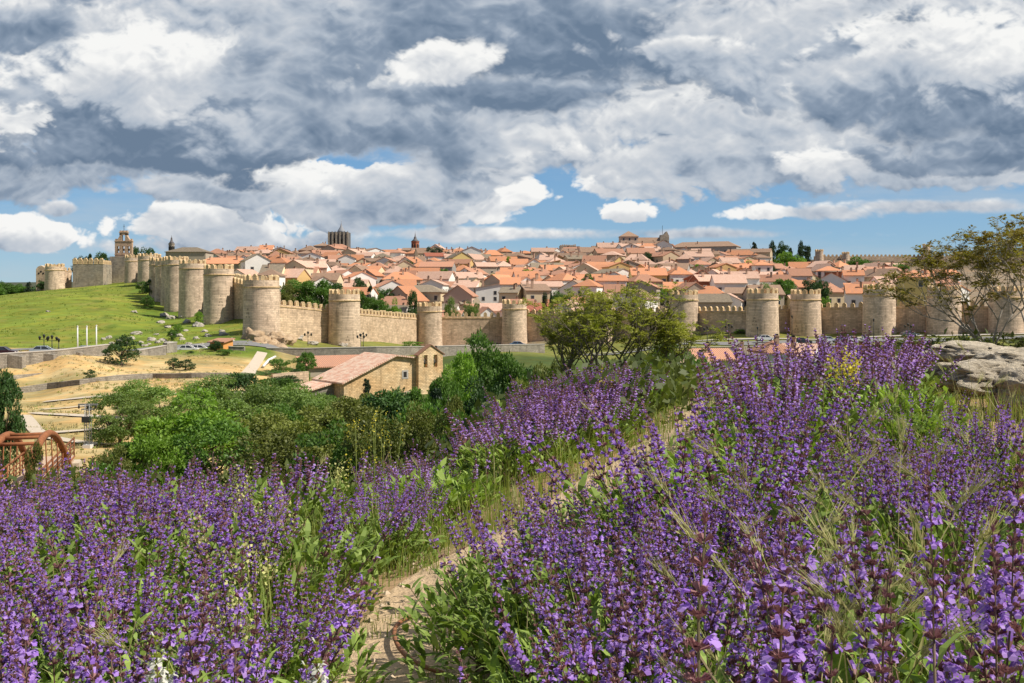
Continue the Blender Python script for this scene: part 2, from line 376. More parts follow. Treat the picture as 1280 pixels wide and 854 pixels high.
def terr(X, Y):
    X = np.asarray(X, float); Y = np.asarray(Y, float)
    t = sst(np.log(np.maximum(Y, 0.5)), math.log(9.0), math.log(15.0))
    return z_near(X, Y)*(1-t) + z_far(X, np.maximum(Y, 8))*t
# polar-like grid as one sheet
UU = np.linspace(-1.0, 1.0, 401); UU = np.sign(UU)*np.abs(UU)**1.15
LY = np.concatenate([np.linspace(-5, 1, 24), np.exp(np.linspace(math.log(1.12), math.log(9000), 470))])
GX, GY = np.meshgrid(UU, LY)
XX = GX*(np.maximum(GY, 0) + 7.0); YY = GY
ZZ = terr(XX, YY)
rough_amp = 0.010 + 0.05*sst(YY, 12, 60) + 0.15*sst(YY, 150, 400)
rs = np.random.RandomState(3); ZZ = ZZ + rough_amp*(rs.rand(*ZZ.shape)-0.5)*0.6
ZG = ZZ
def height(x, y):
    """height of the built sheet at a point (bilinear)"""
    j = np.searchsorted(LY, y) - 1; j = int(min(max(j, 0), len(LY)-2)); t = (y - LY[j])/(LY[j+1]-LY[j])
    def row(jj):
        u = x/(max(LY[jj], 0)+7.0); i = int(min(max(np.searchsorted(UU, u)-1, 0), len(UU)-2)); s = (u-UU[i])/(UU[i+1]-UU[i])
        return ZZ[jj,i]*(1-s) + ZZ[jj,i+1]*s
    return float(row(j)*(1-t) + row(j+1)*t)
def at(px, Y, dz=0.0):
    x = (px - 640)/F*Y
    return Vector((x, Y, height(x, Y) + dz))
def ground_at(px, row, ymin=1.0, ymax=4000):
    """first ground point seen through a photograph pixel, from distance ymin on"""
    y = ymin; s = (HZ-row)/F; a = (px-640)/F; py = y
    while y < ymax:
        if s*y <= height(a*y, y):
            lo, hi = py, y
            for _ in range(12):
                mid = (lo+hi)/2
                if s*mid <= height(a*mid, mid): hi = mid
                else: lo = mid
            return Vector((a*hi, hi, height(a*hi, hi)))
        py = y; y *= 1.01
    return None
print('TERR', [round(HZ - F*at(px, Y).z/Y) for px, Y in [(273,269),(430,249),(953,255),(100,430),(0,80),(109,85),(0,170)]])
def tufts(name, n, boxf, mat, size, cards=9):
    rs = np.random.RandomState(n); V = []
    while len(V) < n:
        px, Y = boxf(rs); x = (px-640)/F*Y; z = height(x, Y)
        if vn(np.array(x), np.array(Y), 7.0, 3) < .45*rs.rand()+.25: continue
        s = size*(.5+rs.rand()); c = cards; a = rs.uniform(0, 6.28, c); L = s*(.6+.6*rs.rand(c)); o = rs.normal(size=(c,2))*s*.5
        P = np.stack([x+o[:,0], Y+o[:,1], z-.02+0*a], 1); D = np.stack([np.cos(a)*.5, np.sin(a)*.5, 1+0*a], 1)*L[:,None]; S = np.stack([-np.sin(a), np.cos(a), 0*a], 1)*(s*.16)
        V.append(np.stack([P-S, P+S, P+D*.6+S*.8, P+D], 1))
    return np.concatenate(V)
# zone colours painted per vertex from world position (soil, grass, hay, town ground)
PXX = 640 + F*XX/np.maximum(YY, 0.5)
def vn(x, y, s, seed):
    """cheap value noise"""
    r = np.random.RandomState(seed).rand(256, 256); fx = x/s; fy = y/s
    ix = np.floor(fx).astype(int); iy = np.floor(fy).astype(int); tx = fx-ix; ty = fy-iy
    tx = tx*tx*(3-2*tx); ty = ty*ty*(3-2*ty); g = lambda a, c: r[a % 256, c % 256]
    return (g(ix,iy)*(1-tx)+g(ix+1,iy)*tx)*(1-ty) + (g(ix,iy+1)*(1-tx)+g(ix+1,iy+1)*tx)*ty
SOIL = np.array([0.36, 0.255, 0.15]); GRASS = np.array([0.155, 0.205, 0.030]); HAY = np.array([0.50, 0.385, 0.19]); DKG = np.array([0.05, 0.09, 0.022]); TOWN = np.array([0.22, 0.18, 0.13]); SCRUB = np.array([0.14, 0.14, 0.05]); FAR = np.array([0.06, 0.075, 0.05]); BRG=np.array([0.075,0.14,0.02])
C = np.zeros(XX.shape + (3,)); C[:] = SOIL
def lay(mask, c): 
    global C
    mask = np.clip(mask, 0, 1)[..., None]; C = C*(1-mask) + np.asarray(c)*mask
n1 = vn(XX, YY, 3.0, 1); n2 = vn(XX, YY, 11.0, 2); n3 = vn(XX, YY, 35.0, 4)
lay(sst(YY, 8, 13), SCRUB); lay(sst(YY, 18, 30)*0.8, DKG)
lay(sst(YY, 48, 60)*(1-sst(PXX, 330, 420))*(1-sst(YY, 205, 215)), HAY)                      # the dry meadows
lay(sst(YY, 48, 60)*(1-sst(PXX, 330, 420))*(1-sst(YY, 205, 215))*sst(n2+0.4*n1, 0.62, 0.95)*0.55, SCRUB*1.2)
hill = sst(YY, 186, 194)*(1-sst(YY, 520, 700))*(1-sst(PXX, 330, 355))
lay(hill, GRASS)
lay(hill*sst(PXX, 120, 190)*sst(n2*.7+n1*.3, 0.42, 0.6)*0.8, BRG)
lay(hill*sst(n3*.6+n1*.4, 0.45, 0.7)*0.5, GRASS*1.4)
st_ = vn(XX*.35+YY*.1, YY-XX*.25, 2.2, 7); lay(hill*sst(st_, .45, .9)*.35, GRASS*.62); lay(hill*sst(vn(XX, YY, 6, 12), .62, .9)*.5, np.array([.24,.21,.06]))
trk = np.minimum(np.abs(PXX-(127+(YY-260)*-.0+ (415-HZ-0)*0 + (300-YY)*.22)), np.abs(PXX-(134+(300-YY)*.22))); lay(hill*(1-sst(trk, .6, 2.0))*(YY > 235)*.6, BRG*.8)
lay(sst(YY, 240, 262)*sst(PXX, 320, 345)*(1-sst(YY, 800, 1000)), TOWN)
lay(sst(YY, 205, 215)*(1-sst(YY, 285, 300))*sst(PXX, 335, 360), SCRUB*1.3*0.6 + GRASS*0.4)
lay(sst(YY, 590, 640)*sst(PXX, 985, 1005)*(1-sst(YY, 800, 900)), np.array([0.10,0.085,0.06]))
lay(sst(YY, 700, 1000), FAR)
me = bpy.data.meshes.new('ground')
ny, nx = XX.shape
idx = np.arange(nx*ny).reshape(ny, nx)
fc = np.stack([idx[:-1,:-1], idx[:-1,1:], idx[1:,1:], idx[1:,:-1]], -1).reshape(-1, 4)
me.from_pydata(np.stack([XX, YY, ZZ], -1).reshape(-1, 3).tolist(), [], fc.tolist())
ca = me.color_attributes.new('zone', 'FLOAT_COLOR', 'POINT')
ca.data.foreach_set('color', np.concatenate([C.reshape(-1, 3), np.ones((nx*ny, 1))], 1).ravel())
me.polygons.foreach_set('use_smooth', [True]*len(fc))
m, q, bs = newmat('ground_surface')
at_ = q.n('ShaderNodeAttribute'); at_.attribute_name = 'zone'
tc = q.n('ShaderNodeTexCoord').outputs['Object']
fn = q.noise(tc, 9.0, 8, 0.7); fb = q.noise(tc, 0.5, 6, 0.65)
s_ = q.m('MULTIPLY', q.m('MULTIPLY_ADD', fn, 0.9, 0.55), q.m('MULTIPLY_ADD', fb, 1.0, 0.5))
fl_ = q.noise(tc, 0.09, 5, 0.6)
hue = q.mix(q.sstep(q.noise(tc, 0.22, 6, 0.65), .40, .62), at_.outputs['Color'], q.vm('MULTIPLY', at_.outputs['Color'], (1.16, .98, .82)))
s_ = q.m('MULTIPLY', s_, q.m('MULTIPLY_ADD', fl_, 1.1, 0.45))
v = q.vm('SCALE', hue); q.set(v.node.inputs['Scale'], s_)
q.set(bs.inputs['Base Color'], v); bs.inputs['Roughness'].default_value = 0.95; bs.inputs['Specular IOR Level'].default_value = 0.1
bp = q.n('ShaderNodeBump'); bp.inputs['Strength'].default_value = 0.8; bp.inputs['Distance'].default_value = 0.03
q.set(bp.inputs['Height'], fn); q.set(bs.inputs['Normal'], bp.outputs[0])
me.materials.append(m)
tag(inst('ground', me), kind='structure')

def ribbon(name, pts, w, mat, lift=0.05, kind='structure', step=1.5, n=3):
    """a strip draped over the ground along world points"""
    P = []
    for a, c in zip(pts[:-1], pts[1:]):
        a = Vector(a); c = Vector(c); k = max(1, int((c-a).length/step))
        for i in range(k): P.append(a.lerp(c, i/k))
    P.append(Vector(pts[-1]))
    # smooth
    for _ in range(3):
        P = [P[0]] + [(P[i-1]+P[i]*2+P[i+1])/4 for i in range(1, len(P)-1)] + [P[-1]]
    vs = []; fs = []
    for i, p in enumerate(P):
        d = P[min(i+1, len(P)-1)] - P[max(i-1, 0)]; d.z = 0; d.normalize(); nrm = Vector((-d.y, d.x, 0))
        for k in range(n+1):
            qx = p + nrm*(w*(0.5-k/n))
            vs.append((qx.x, qx.y, height(qx.x, qx.y)+lift))
    for i in range(len(P)-1):
        for k in range(n):
            a = i*(n+1)+k; fs.append((a, a+1, a+n+2, a+n+1))
    mb = MB(); mb.add(vs, fs, 0, True)
    return tag(mb.build(name, mat), kind=kind)
M_path = simple('pale_gravel', (0.52, 0.44, 0.34), 0.95, scale=2.0)
M_road = simple('asphalt', (0.20, 0.195, 0.19), 0.9, scale=1.0)
M_pave = simple('pavement_stone', (0.45, 0.41, 0.36), 0.9, scale=1.0)
def G(px, row, ymin=45): return ground_at(px, row, ymin)
ribbon('path', [G(*p) for p in [(55,503),(100,498),(150,496),(260,494),(330,492)]], 1.6, M_path, 0.12)
ribbon('path', [G(*p) for p in [(40,517),(75,519),(140,523),(180,528),(260,534)]], 1.5, M_path, 0.12)
ribbon('path', [G(*p) for p in [(50,513),(75,511),(110,508)]], 1.0, M_path, 0.12)
ribbon('path', [G(*p) for p in [(30,520),(38,530),(48,543),(62,549),(90,553),(125,557)]], 1.3, M_path, 0.12)
ribbon('path', [G(*p) for p in [(48,544),(80,541),(130,537)]], 1.3, M_path, 0.15)
ribbon('path', [G(*p) for p in [(308,470),(314,462),(320,454),(325,446),(328,441)]], 2.0, M_path, 0.14)
ribbon('road', [at(-80,178), at(0,172), at(60,176), at(130,190), at(200,205), at(300,208), at(400,214), at(470,218), at(560,232), at(700,242), at(860,238), at(1000,238), at(1100,238), at(1250,234), at(1500,230)], 7.5, M_road, 0.16)
ribbon('pavement', [at(700,254), at(860,249), at(950,247), at(1000,247), at(1100,247), at(1250,242), at(1500,238)], 2.5, M_pave, 0.2)
# ------------------------------------------------------------------ town wall: towers, curtains, gate
M_stone = stonemat('wall_granite', (0.65, 0.485, 0.335), (0.53, 0.385, 0.255), 0.95, 0.42, obvar=0.06)
M_tower_stone = stonemat('tower_granite', (0.67, 0.515, 0.375), (0.54, 0.41, 0.295), 0.95, 0.42, obvar=0.08)  # granite of the towers, a little paler than the curtain stone
M_stone_warm = stonemat('warm_cap_stone', (0.68, 0.50, 0.29), (0.58, 0.41, 0.22), 0.8, 0.36, obvar=0.05)
M_greystone = stonemat('grey_keep_stone', (0.30, 0.265, 0.215), (0.40, 0.33, 0.25), 0.9, 0.42)
M_rubble = stonemat('rubble_masonry', (0.36, 0.32, 0.26), (0.28, 0.25, 0.21), 0.55, 0.24)
M_dark = simple('dark_opening', (0.03, 0.028, 0.025), 0.9)
def merlon_mesh(w=1.0, h=1.35, t=0.65):
    mb = MB(); mb.prism([(-w/2,-0.02),(w/2,-0.02),(w/2,h*.62),(w*.33,h*.86),(w*.12,h),(-w*.12,h),(-w*.33,h*.86),(-w/2,h*.62)], -t/2, t/2)
    return mb.mesh('merlon', M_stone_warm)
ME_MERLON = merlon_mesh()
def tower(label, px, Y, top, base, wpx, n=13, mat=None, group='round towers of the town wall', band=True, depth=4.0, name='wall_tower'):
    x = (px-640)/F*Y; r = wpx/2/F*Y; zb = (HZ-base)/F*Y; zt = (HZ-top)/F*Y; H = zt - zb - 1.2
    t = thing(name, label, 'tower', (x, Y, zb), rnd.uniform(0, 6), group)
    mb = MB(); sg = 40; prof = [(r*1.07,-depth),(r*1.05,0.2),(r*1.02,H*.3),(r,H*.6),(r*.99,H-1.5)]
    prof += [(r*.99,H-0.02),(r*.99,H),(r*.80,H),(r*.80,H-0.9),(0.01,H-0.9)]
    mb.lathe(prof, sg)
    o = mb.build('shaft', mat or M_tower_stone, t)
    for p in o.data.polygons: p.use_smooth = abs(p.normal.z) < .5
    if band:
        b2 = MB(); b2.lathe([(r*.985,H-1.75),(r*1.035,H-1.7),(r*1.035,H-1.42),(r*.985,H-1.38)], sg); b2.build('string_course', M_stone_warm, t)
    for k in range(n):
        a = 2*math.pi*k/n + rnd.uniform(-.03,.03)
        s = 2*math.pi*r*.9/n*0.56
        inst('merlon', ME_MERLON, t, (r*.895*math.cos(a), r*.895*math.sin(a), H), (0,0,a-math.pi/2), (s, 1.0, rnd.uniform(.8,1.05)))
    return t, Vector((x, Y, zb)), H
TW = {}
def T(key, *a, **k): TW[key] = tower(*a, **k)
T('far', 'lone round tower at the far western corner of the town wall, beside the grey keep', 68.5, 430, 330, 361, 23)
T('h1', 'highest round tower on the green hill, immediately beside the bell gable', 166, 430, 319, 352, 19, group='tall round towers climbing the green hill')
T('h2', 'pale round tower with dark bushes at its foot near the hilltop', 185, 404, 317, 355, 24, group='tall round towers climbing the green hill')
T('h3', 'slender half-hidden tower, uppermost of the close row stepping down the green hill', 199, 362, 322, 371, 24, group='tall round towers climbing the green hill')
T('h4', 'narrow tower second from the top of the close row on the green hill', 208, 354, 323, 377, 27, group='tall round towers climbing the green hill')
T('h5', 'narrow tower third from the top of the close row on the green hill', 216, 345, 322, 381, 28, group='tall round towers climbing the green hill')
T('h6', 'tall cream tower in the middle of the hill row, above a boulder heap', 221, 333, 321, 388, 29, group='tall round towers climbing the green hill')
T('h7', 'broad tall tower second from the foot of the hill row, boulders at its base', 241, 306, 325, 395, 33, group='tall round towers climbing the green hill')
T('h8', 'broadest cream tower at the foot of the hill row, on the steep grass bank', 273.5, 269, 331, 404, 37, group='tall round towers climbing the green hill')
T('rock', 'massive shaded round tower standing on a bare rock outcrop', 327, 226, 344, 418, 44)
T('t1', 'crenellated round tower behind the tiled chapel, projecting battlements on top', 430.5, 249, 362, 432, 39, n=15)
T('t2', 'small weathered round tower above the double belfry arches of the chapel', 537, 300, 378, 436, 31, n=11)
T('t3', 'pale grey round tower with a blue car parked at its foot', 643, 300, 375, 434, 31, n=12)
T('t4', 'round tower mostly hidden behind the reddish trees in mid valley', 749, 290, 367, 430, 34)
T('t5', 'round tower emerging just beside the reddish trees, facing the white house', 854.5, 275, 363, 424, 36, n=12)
T('t6', 'gate tower with a white car parked at its foot', 953, 255, 361, 421, 39, n=15)
T('t7', 'gate tower flanking the dark archway, without a car at its foot', 1007, 265, 362, 422, 37, n=14)
T('t8', 'wide round tower beside the spreading bare-stemmed tree', 1099, 255, 356, 420, 39, n=15)
T('t9', 'round tower seen through the middle of the spreading tree', 1180, 250, 357, 419, 40)
T('t10', 'round tower seen through the outermost twigs of the spreading tree', 1258, 246, 358, 419, 41)
T('t11', 'last round tower of the wall beyond the spreading tree', 1345, 243, 358, 419, 41)

def curtain(label, p0, Y0, p1, Y1, top0, top1, base0, base1, back=2.6, gate=None, mat=None, name='town_wall', merl=True, thick=2.2):
    A = Vector(((p0-640)/F*Y0, Y0, 0)); B = Vector(((p1-640)/F*Y1, Y1, 0)); d = B-A; L = d.length; d.normalize(); nrm = Vector((-d.y, d.x, 0))
    if nrm.y < 0: nrm = -nrm
    A = A + nrm*back; B = B + nrm*back
    zt0 = (HZ-top0)/F*A.y - 1.2; zt1 = (HZ-top1)/F*B.y - 1.2; zb = min((HZ-base0)/F*A.y, (HZ-base1)/F*B.y) - 4
    t = thing(name, label, 'wall', (A.x, A.y, zb), math.atan2(d.y, d.x), 'stretches of the town wall')
    h0 = zt0-zb; h1 = zt1-zb
    mb = MB()
    if gate is None:
        mb.prism([(0,0),(L,0),(L,h1),(0,h0)], 0, thick)
    else:
        g0, g1, gz0, gz1 = gate      # opening from g0..g1 along, up to gz1
        mb.prism([(0,0),(g0,0),(g0,h0),(0,h0)], 0, thick); mb.prism([(g1,0),(L,0),(L,h1),(g1,h0)], 0, thick)
        k = 8; r = (g1-g0)/2; c = (g0+g1)/2; zz = gz1-r
        poly = [(g0,h0),(g0,zz)] + [(c-r*math.cos(math.pi*i/k), zz+r*math.sin(math.pi*i/k)) for i in range(1,k)] + [(g1,zz),(g1,h0)]
        for i in range(k):
            a0 = math.pi*i/k; a1 = math.pi*(i+1)/k
            xa, xb = c-r*math.cos(a0), c-r*math.cos(a1)
            mb.prism([(xa,zz+r*math.sin(a0)),(xb,zz+r*math.sin(a1)),(xb,h0),(xa,h0)], 0, thick)
    mb.build('curtain', mat or M_stone, t)
    if gate is not None:
        g = MB(); g.box(g0, g1, thick-0.3, thick-0.1, 0, gz1); g.build('gate_passage', M_dark, t)
    # projecting course and merlons
    cb = MB(); cb.prism([(0,h0-0.55),(L,h1-0.55),(L,h1-0.3),(0,h0-0.3)], -0.12, 0.05); cb.build('string_course', M_stone_warm, t)
    if merl:
        n = max(2, int(L/1.95))
        if n > 98: n = 98
        for k in range(n):
            s = (k+.5)/n
            inst('merlon', ME_MERLON, t, (L*s, 0.33, h0+(h1-h0)*s-0.01), (0,0,0), (1.05, 1.0, rnd.uniform(.82,1.05)))
    return t
curtain('low recessed stretch of town wall between the lone far tower and the grey keep', 76, 432, 96, 440, 334, 335, 360, 358, back=3)
curtain('short shadowed stretch of wall with a dark doorway beside the grey keep', 128, 440, 144, 445, 335, 336, 356, 354, back=2)
curtain('top stretch of town wall on the hill between bell gable and bushy tower', 170, 430, 187, 404, 320, 318, 352, 356, back=4)
curtain('long stretch of town wall hidden behind the row of towers on the green hill', 187, 404, 222, 333, 330, 338, 356, 388, back=8)
curtain('crowned stretch of wall showing its merlons above the tall hill towers', 222, 333, 273, 269, 336, 345, 388, 404, back=8)
curtain('short shaded stretch of wall stepping down behind the rock tower', 273, 269, 327, 226+22, 346, 359, 402, 412, back=3)
curtain('sloping stretch of wall above the rocky bank, pines rising behind it', 327, 229, 430, 249, 371, 382, 417, 428)
curtain('stretch of wall dipping behind the chapel roof', 430, 249, 537, 300, 383, 393, 426, 436)
curtain('long level stretch of wall above the dense green trees of mid valley', 537, 300, 643, 300, 391, 391, 438, 434)
curtain('stretch of wall beside two cypresses, partly hidden by reddish trees', 643, 300, 749, 290, 387, 387, 433, 430)
curtain('stretch of wall hidden behind the crown of the reddish trees', 749, 290, 854, 275, 385, 384, 430, 424)
curtain('stretch of wall with lamp posts and a grass verge in front', 854, 275, 953, 255, 383, 383, 424, 421)
curtain('short recessed gate wall holding the dark arched gateway', 953, 262, 1007, 268, 381, 381, 421, 421, gate=(4.6, 7.4, 0, 8.1), back=2.0)
curtain('stretch of wall above the parked cars and brick piers', 1007, 265, 1099, 255, 379, 378, 421, 420)
curtain('stretch of wall with a tall post before it, under the tree branches', 1099, 255, 1180, 250, 377, 377, 420, 419)
curtain('stretch of wall behind the trunks of the spreading tree', 1180, 250, 1258, 246, 377, 377, 419, 419)
curtain('last stretch of wall beyond the spreading tree', 1258, 246, 1345, 243, 378, 378, 419, 419)
# grey square keep with big merlons, left face in shade
def keep():
    x = (91-640)/F*430; Y = 430; zb = (HZ-358)/F*Y
    t = thing('square_keep', 'grey square keep with tall pointed merlons on the green hilltop', 'tower', (x, Y, zb), R(3))
    w, d, h = 12.8, 11, 9.6
    mb = MB(); mb.box(0, w, 0, d, -4, h); mb.build('keep_walls', M_greystone, t)
    for i in range(6):
        inst('merlon', ME_MERLON, t, (0.8+i*(w-1.6)/5, 0.4, h-.02), (0,0,0), (1.75,1.4,2.0))
    for i in range(4):
        inst('merlon', ME_MERLON, t, (0.4, 2.5+i*2.4, h-.02), (0,0,R(90)), (1.3,1.2,1.3)); inst('merlon', ME_MERLON, t, (w-.4, 2.5+i*2.4, h-.02), (0,0,R(90)), (1.3,1.2,1.3))
keep()
def low_gable():
    x = (45-640)/F*440; Y = 440; zb = (HZ-360)/F*Y
    t = thing('stone_belfry', 'low stone gable with round openings beside the lone far tower', 'building', (x, Y, zb))
    mb = MB(); mb.prism([(0,-3),(4.3,-3),(4.3,8.3),(3.4,9.4),(2.1,9.9),(.8,9.4),(0,8.3)], 0, 4); mb.build('gable_wall', M_stone, t)
    for i,(a,c) in enumerate([(1.2,6.4),(2.2,7.2),(3.2,6.4)]):
        w = MB(); w.prism([(a+.42*math.cos(k), c+.42*math.sin(k)) for k in [j*math.pi/5 for j in range(10)]], -.06, .0); w.build('round_opening', M_dark, t)
low_gable()
# bell gable over the gate: tall perforated wall with a stepped crest and a cross
def bell_gable():
    Y = 447; x0 = (143.5-640)/F*Y; zb = (HZ-353)/F*Y; s = Y/F
    t = thing('bell_gable', 'tall pinkish bell gable with three arched openings and a cross on top', 'belfry', (x0, Y, zb))
    W = 21.3*s; H1 = (353-302)*s
    base = MB(); base.box(-1.2, 5.6, -2.5, 2.0, -4, (353-321)*s); base.build('gate_block', M_greystone, t)
    M_p = stonemat('pinkish_gable_stone', (0.55,0.40,0.28), (0.50,0.34,0.23), .6, .3)
    mb = MB(); th = 1.6
    cols = [0, .13, .26, .43, .57, .74, .87, 1.0]; z0 = (353-325)*s; za = (353-316)*s; zc = (353-308)*s
    mb.box(0, W, 0, th, z0-9, za)
    mb.box(0, W, 0, th, zc, H1)
    for a, c in [(0,.13),(.26,.43),(.57,.74),(.87,1.0)]: mb.box(a*W, c*W, 0, th, za, zc)
    mb.box(-.25, W+.25, -.2, th+.2, H1, H1+.35); mb.box(-.15, W+.15, -.15, th+.15, za-.9, za-.6)
    zt = H1+.35
    mb.box(.27*W, .40*W, 0, th, zt, zt+3.2); mb.box(.60*W, .73*W, 0, th, zt, zt+3.2); mb.box(.27*W, .73*W, 0, th, zt+2.6, zt+3.6)
    mb.prism([(.10*W,zt),(.27*W,zt),(.27*W,zt+2.0)], 0, th); mb.prism([(.73*W,zt),(.90*W,zt),(.73*W,zt+2.0)], 0, th)
    mb.box(.24*W, .76*W, -.15, th+.15, zt+3.6, zt+3.95)
    for a in (.27,.44,.61): mb.box(a*W, (a+.12)*W, .2, th-.2, zt+3.95, zt+4.6)
    for a in (0.0,.92): mb.box(a*W, (a+.08)*W, .3, th-.3, zt, zt+.9)
    mb.build('pierced_wall', M_p, t)
    c = MB(); c.tube([(W/2,th/2,zt+4.2),(W/2,th/2,zt+7.4)], .09); c.tube([(W/2-.5,th/2,zt+6.3),(W/2+.5,th/2,zt+6.3)], .07); c.build('cross', M_dark, t)
    for a in (.195,.50,.805):
        bl = MB(); bl.lathe([(.38,za+.9),(.30,za+1.3),(.22,za+1.7),(.05,za+1.9)], 10, (a*W, th/2)); bl.build('bell', simple('bronze_bell',(.12,.11,.08),.5), t)
bell_gable()
# ------------------------------------------------------------------ town houses
WALLC = {'white': (0.80,0.77,0.71), 'cream': (0.70,0.58,0.38), 'ochre': (0.62,0.42,0.18), 'stone': (0.40,0.34,0.26), 'pinkish': (0.58,0.42,0.32), 'grey': (0.33,0.31,0.28), 'yellow': (0.72,0.55,0.22), 'brick red': (0.36,0.13,0.07), 'orange': (0.72,0.33,0.10), 'pink': (0.62,0.26,0.22), 'sandy': (0.52,0.42,0.28)}
ROOFC = {'orange': ((0.62,0.27,0.125),(0.52,0.25,0.15)), 'terracotta': ((0.50,0.25,0.155),(0.42,0.225,0.15)), 'faded pink': ((0.62,0.42,0.32),(0.54,0.34,0.25)), 'brown': ((0.34,0.22,0.15),(0.27,0.18,0.125)), 'red': ((0.44,0.14,0.085),(0.38,0.14,0.09)), 'grey brown': ((0.30,0.24,0.17),(0.22,0.18,0.13))}
MW = {k: simple('plaster_'+k.replace(' ', '_'), v, 0.9, var=0.14, scale=0.35, obvar=0.10) for k, v in WALLC.items()}
MR = {k: tilemat('tiles_'+k.replace(' ', '_'), *v) for k, v in ROOFC.items()}
M_glass = simple('window_glass', (0.035,0.04,0.05), 0.15, var=0.3, spec=0.6)
M_frame = simple('window_frame', (0.50,0.46,0.40), 0.7)
M_chim = simple('chimney_plaster', (0.50,0.34,0.24), 0.9, obvar=0.3)
M_wood = simple('dark_wood', (0.10,0.06,0.035), 0.8)
def win_mesh():
    mb = MB(); mb.box(-.62,.62,-.05,.02,-.78,.78,0); mb.box(-.48,.48,-.07,.0,-.64,.64,1)
    return mb.mesh('window', [M_frame, M_glass])
ME_WIN = win_mesh()
def door_mesh():
    mb = MB(); mb.box(-.6,.6,-.06,.02,0,2.1,0); return mb.mesh('door', [M_wood])
ME_DOOR = door_mesh()
def chim_mesh():
    mb = MB(); mb.box(-.35,.35,-.3,.3,-1.0,1.1,0); mb.box(-.45,.45,-.4,.4,1.1,1.25,0); mb.box(-.25,.25,-.2,.2,1.25,1.5,1)
    return mb.mesh('chimney', [M_chim, M_dark])
ME_CHIM = chim_mesh()
def gable_roof(w, d, h, rise, ov, th, mat):
    """ridge along x; sits on walls of height h"""
    sl = rise/(d/2); mb = MB()
    e = h - sl*ov
    for s in (-1, 1):
        a = [(-w/2-ov*.6, s*(d/2+ov), e), (w/2+ov*.6, s*(d/2+ov), e), (w/2+ov*.6, 0, h+rise), (-w/2-ov*.6, 0, h+rise)]
        if s > 0: a = a[::-1]
        mb.slab([(x,y,z+th) for x,y,z in a], th)
    return mb.mesh('roof', mat)
def hip_roof(w, d, h, rise, ov, th, mat):
    mb = MB(); W = w/2+ov; D = d/2+ov; rl = max(0.0, w/2-d/2*.95); e = h - rise/(d/2)*ov + th
    v = [(-W,-D,e),(W,-D,e),(W,D,e),(-W,D,e),(-rl,0,h+rise+th),(rl,0,h+rise+th),(-W,-D,e-th),(W,-D,e-th),(W,D,e-th),(-W,D,e-th)]
    mb.add(v, [(0,1,5,4),(1,2,5),(2,3,4,5),(3,0,4),(0,6,7,1),(1,7,8,2),(2,8,9,3),(3,9,6,0),(9,8,7,6)])
    return mb.mesh('roof', mat)
def shed_roof(w, d, h, rise, ov, th, mat):
    mb = MB(); mb.slab([(-w/2-ov,-d/2-ov,h-rise/d*ov+th),(w/2+ov,-d/2-ov,h-rise/d*ov+th),(w/2+ov,d/2+.1,h+rise+th),(-w/2-ov,d/2+.1,h+rise+th)], th)
    return mb.mesh('roof', mat)
CACHE = {}
def house(loc, rz, w, d, h, rise, kind, wc, rc, label, group=None, wins=(3, 2), name='town_house', chim=1, side=True, cat='house', winscale=1.0, hidden=6.0, door=False):
    t = thing(name, label, cat, loc, rz, group)
    key = (round(w,1), round(d,1), round(h,1), round(rise,1), kind, wc)
    if key not in CACHE:
        mb = MB(); mb.box(-w/2, w/2, -d/2, d/2, -hidden, h)
        if kind == 'gable':
            for x0, x1 in ((-w/2, -w/2+.25), (w/2-.25, w/2)):
                o = [(x0,-d/2,h),(x1,-d/2,h),(x1,d/2,h),(x0,d/2,h),(x0,0,h+rise-.02),(x1,0,h+rise-.02)]
                mb.add(o, [(0,4,3),(1,2,5),(0,1,5,4),(3,4,5,2)])
        if kind == 'shed':
            mb.add([(-w/2,-d/2,h),(w/2,-d/2,h),(w/2,d/2,h),(-w/2,d/2,h),(-w/2,d/2,h+rise-.02),(w/2,d/2,h+rise-.02)], [(0,4,3),(1,2,5),(3,4,5,2)])
        CACHE[key] = mb.mesh('walls', MW[wc])
    inst('walls', CACHE[key], t)
    k2 = (round(w,1), round(d,1), round(h,1), round(rise,1), kind, rc)
    if k2 not in CACHE: CACHE[k2] = {'gable': gable_roof, 'hip': hip_roof, 'shed': shed_roof}[kind](w, d, h, rise, 0.45, 0.22, MR[rc])
    rf = inst('roof', CACHE[k2], t)
    for c in range(chim):
        cx = rnd.uniform(-w*.35, w*.35); cy = rnd.choice((-1,1))*d*.2
        inst('chimney', ME_CHIM, rf, (cx, cy, h + rise*(.6 if kind != 'shed' else .8)+.5), (0,0,0), rnd.uniform(.8,1.2))
    nx, nz = wins
    for j in range(nz):
        for i in range(nx):
            if rnd.random() < .1: continue
            x = (-w/2 + w*(i+.5)/nx) + rnd.uniform(-.15,.15); z = 1.5 + (h-1.2)*(j)/max(1,nz) + .1
            if z + .8*winscale > h-.15: continue
            inst('window', ME_WIN, t, (x, -d/2, z), (0,0,0), (winscale*1.1,1,winscale*1.15))
    if side:
        sgn = -1 if rz > 0 else 1
        for j in range(nz):
            for y in (-d*.22, d*.22):
                z = 1.5 + (h-1.2)*j/max(1,nz)+.1
                if z+.8*winscale < h-.1 and rnd.random() < .7: inst('window', ME_WIN, t, (sgn*w/2, y, z), (0,0,R(90)*sgn), (winscale,1,winscale))
    if door: inst('door', ME_DOOR, t, (w*.12, -d/2, 0))
    return t
BLOCK = []   # (px0, px1, row0, row1) kept for the hand-placed buildings
def reserve(x, y, r): BLOCK.append((x, y, r))
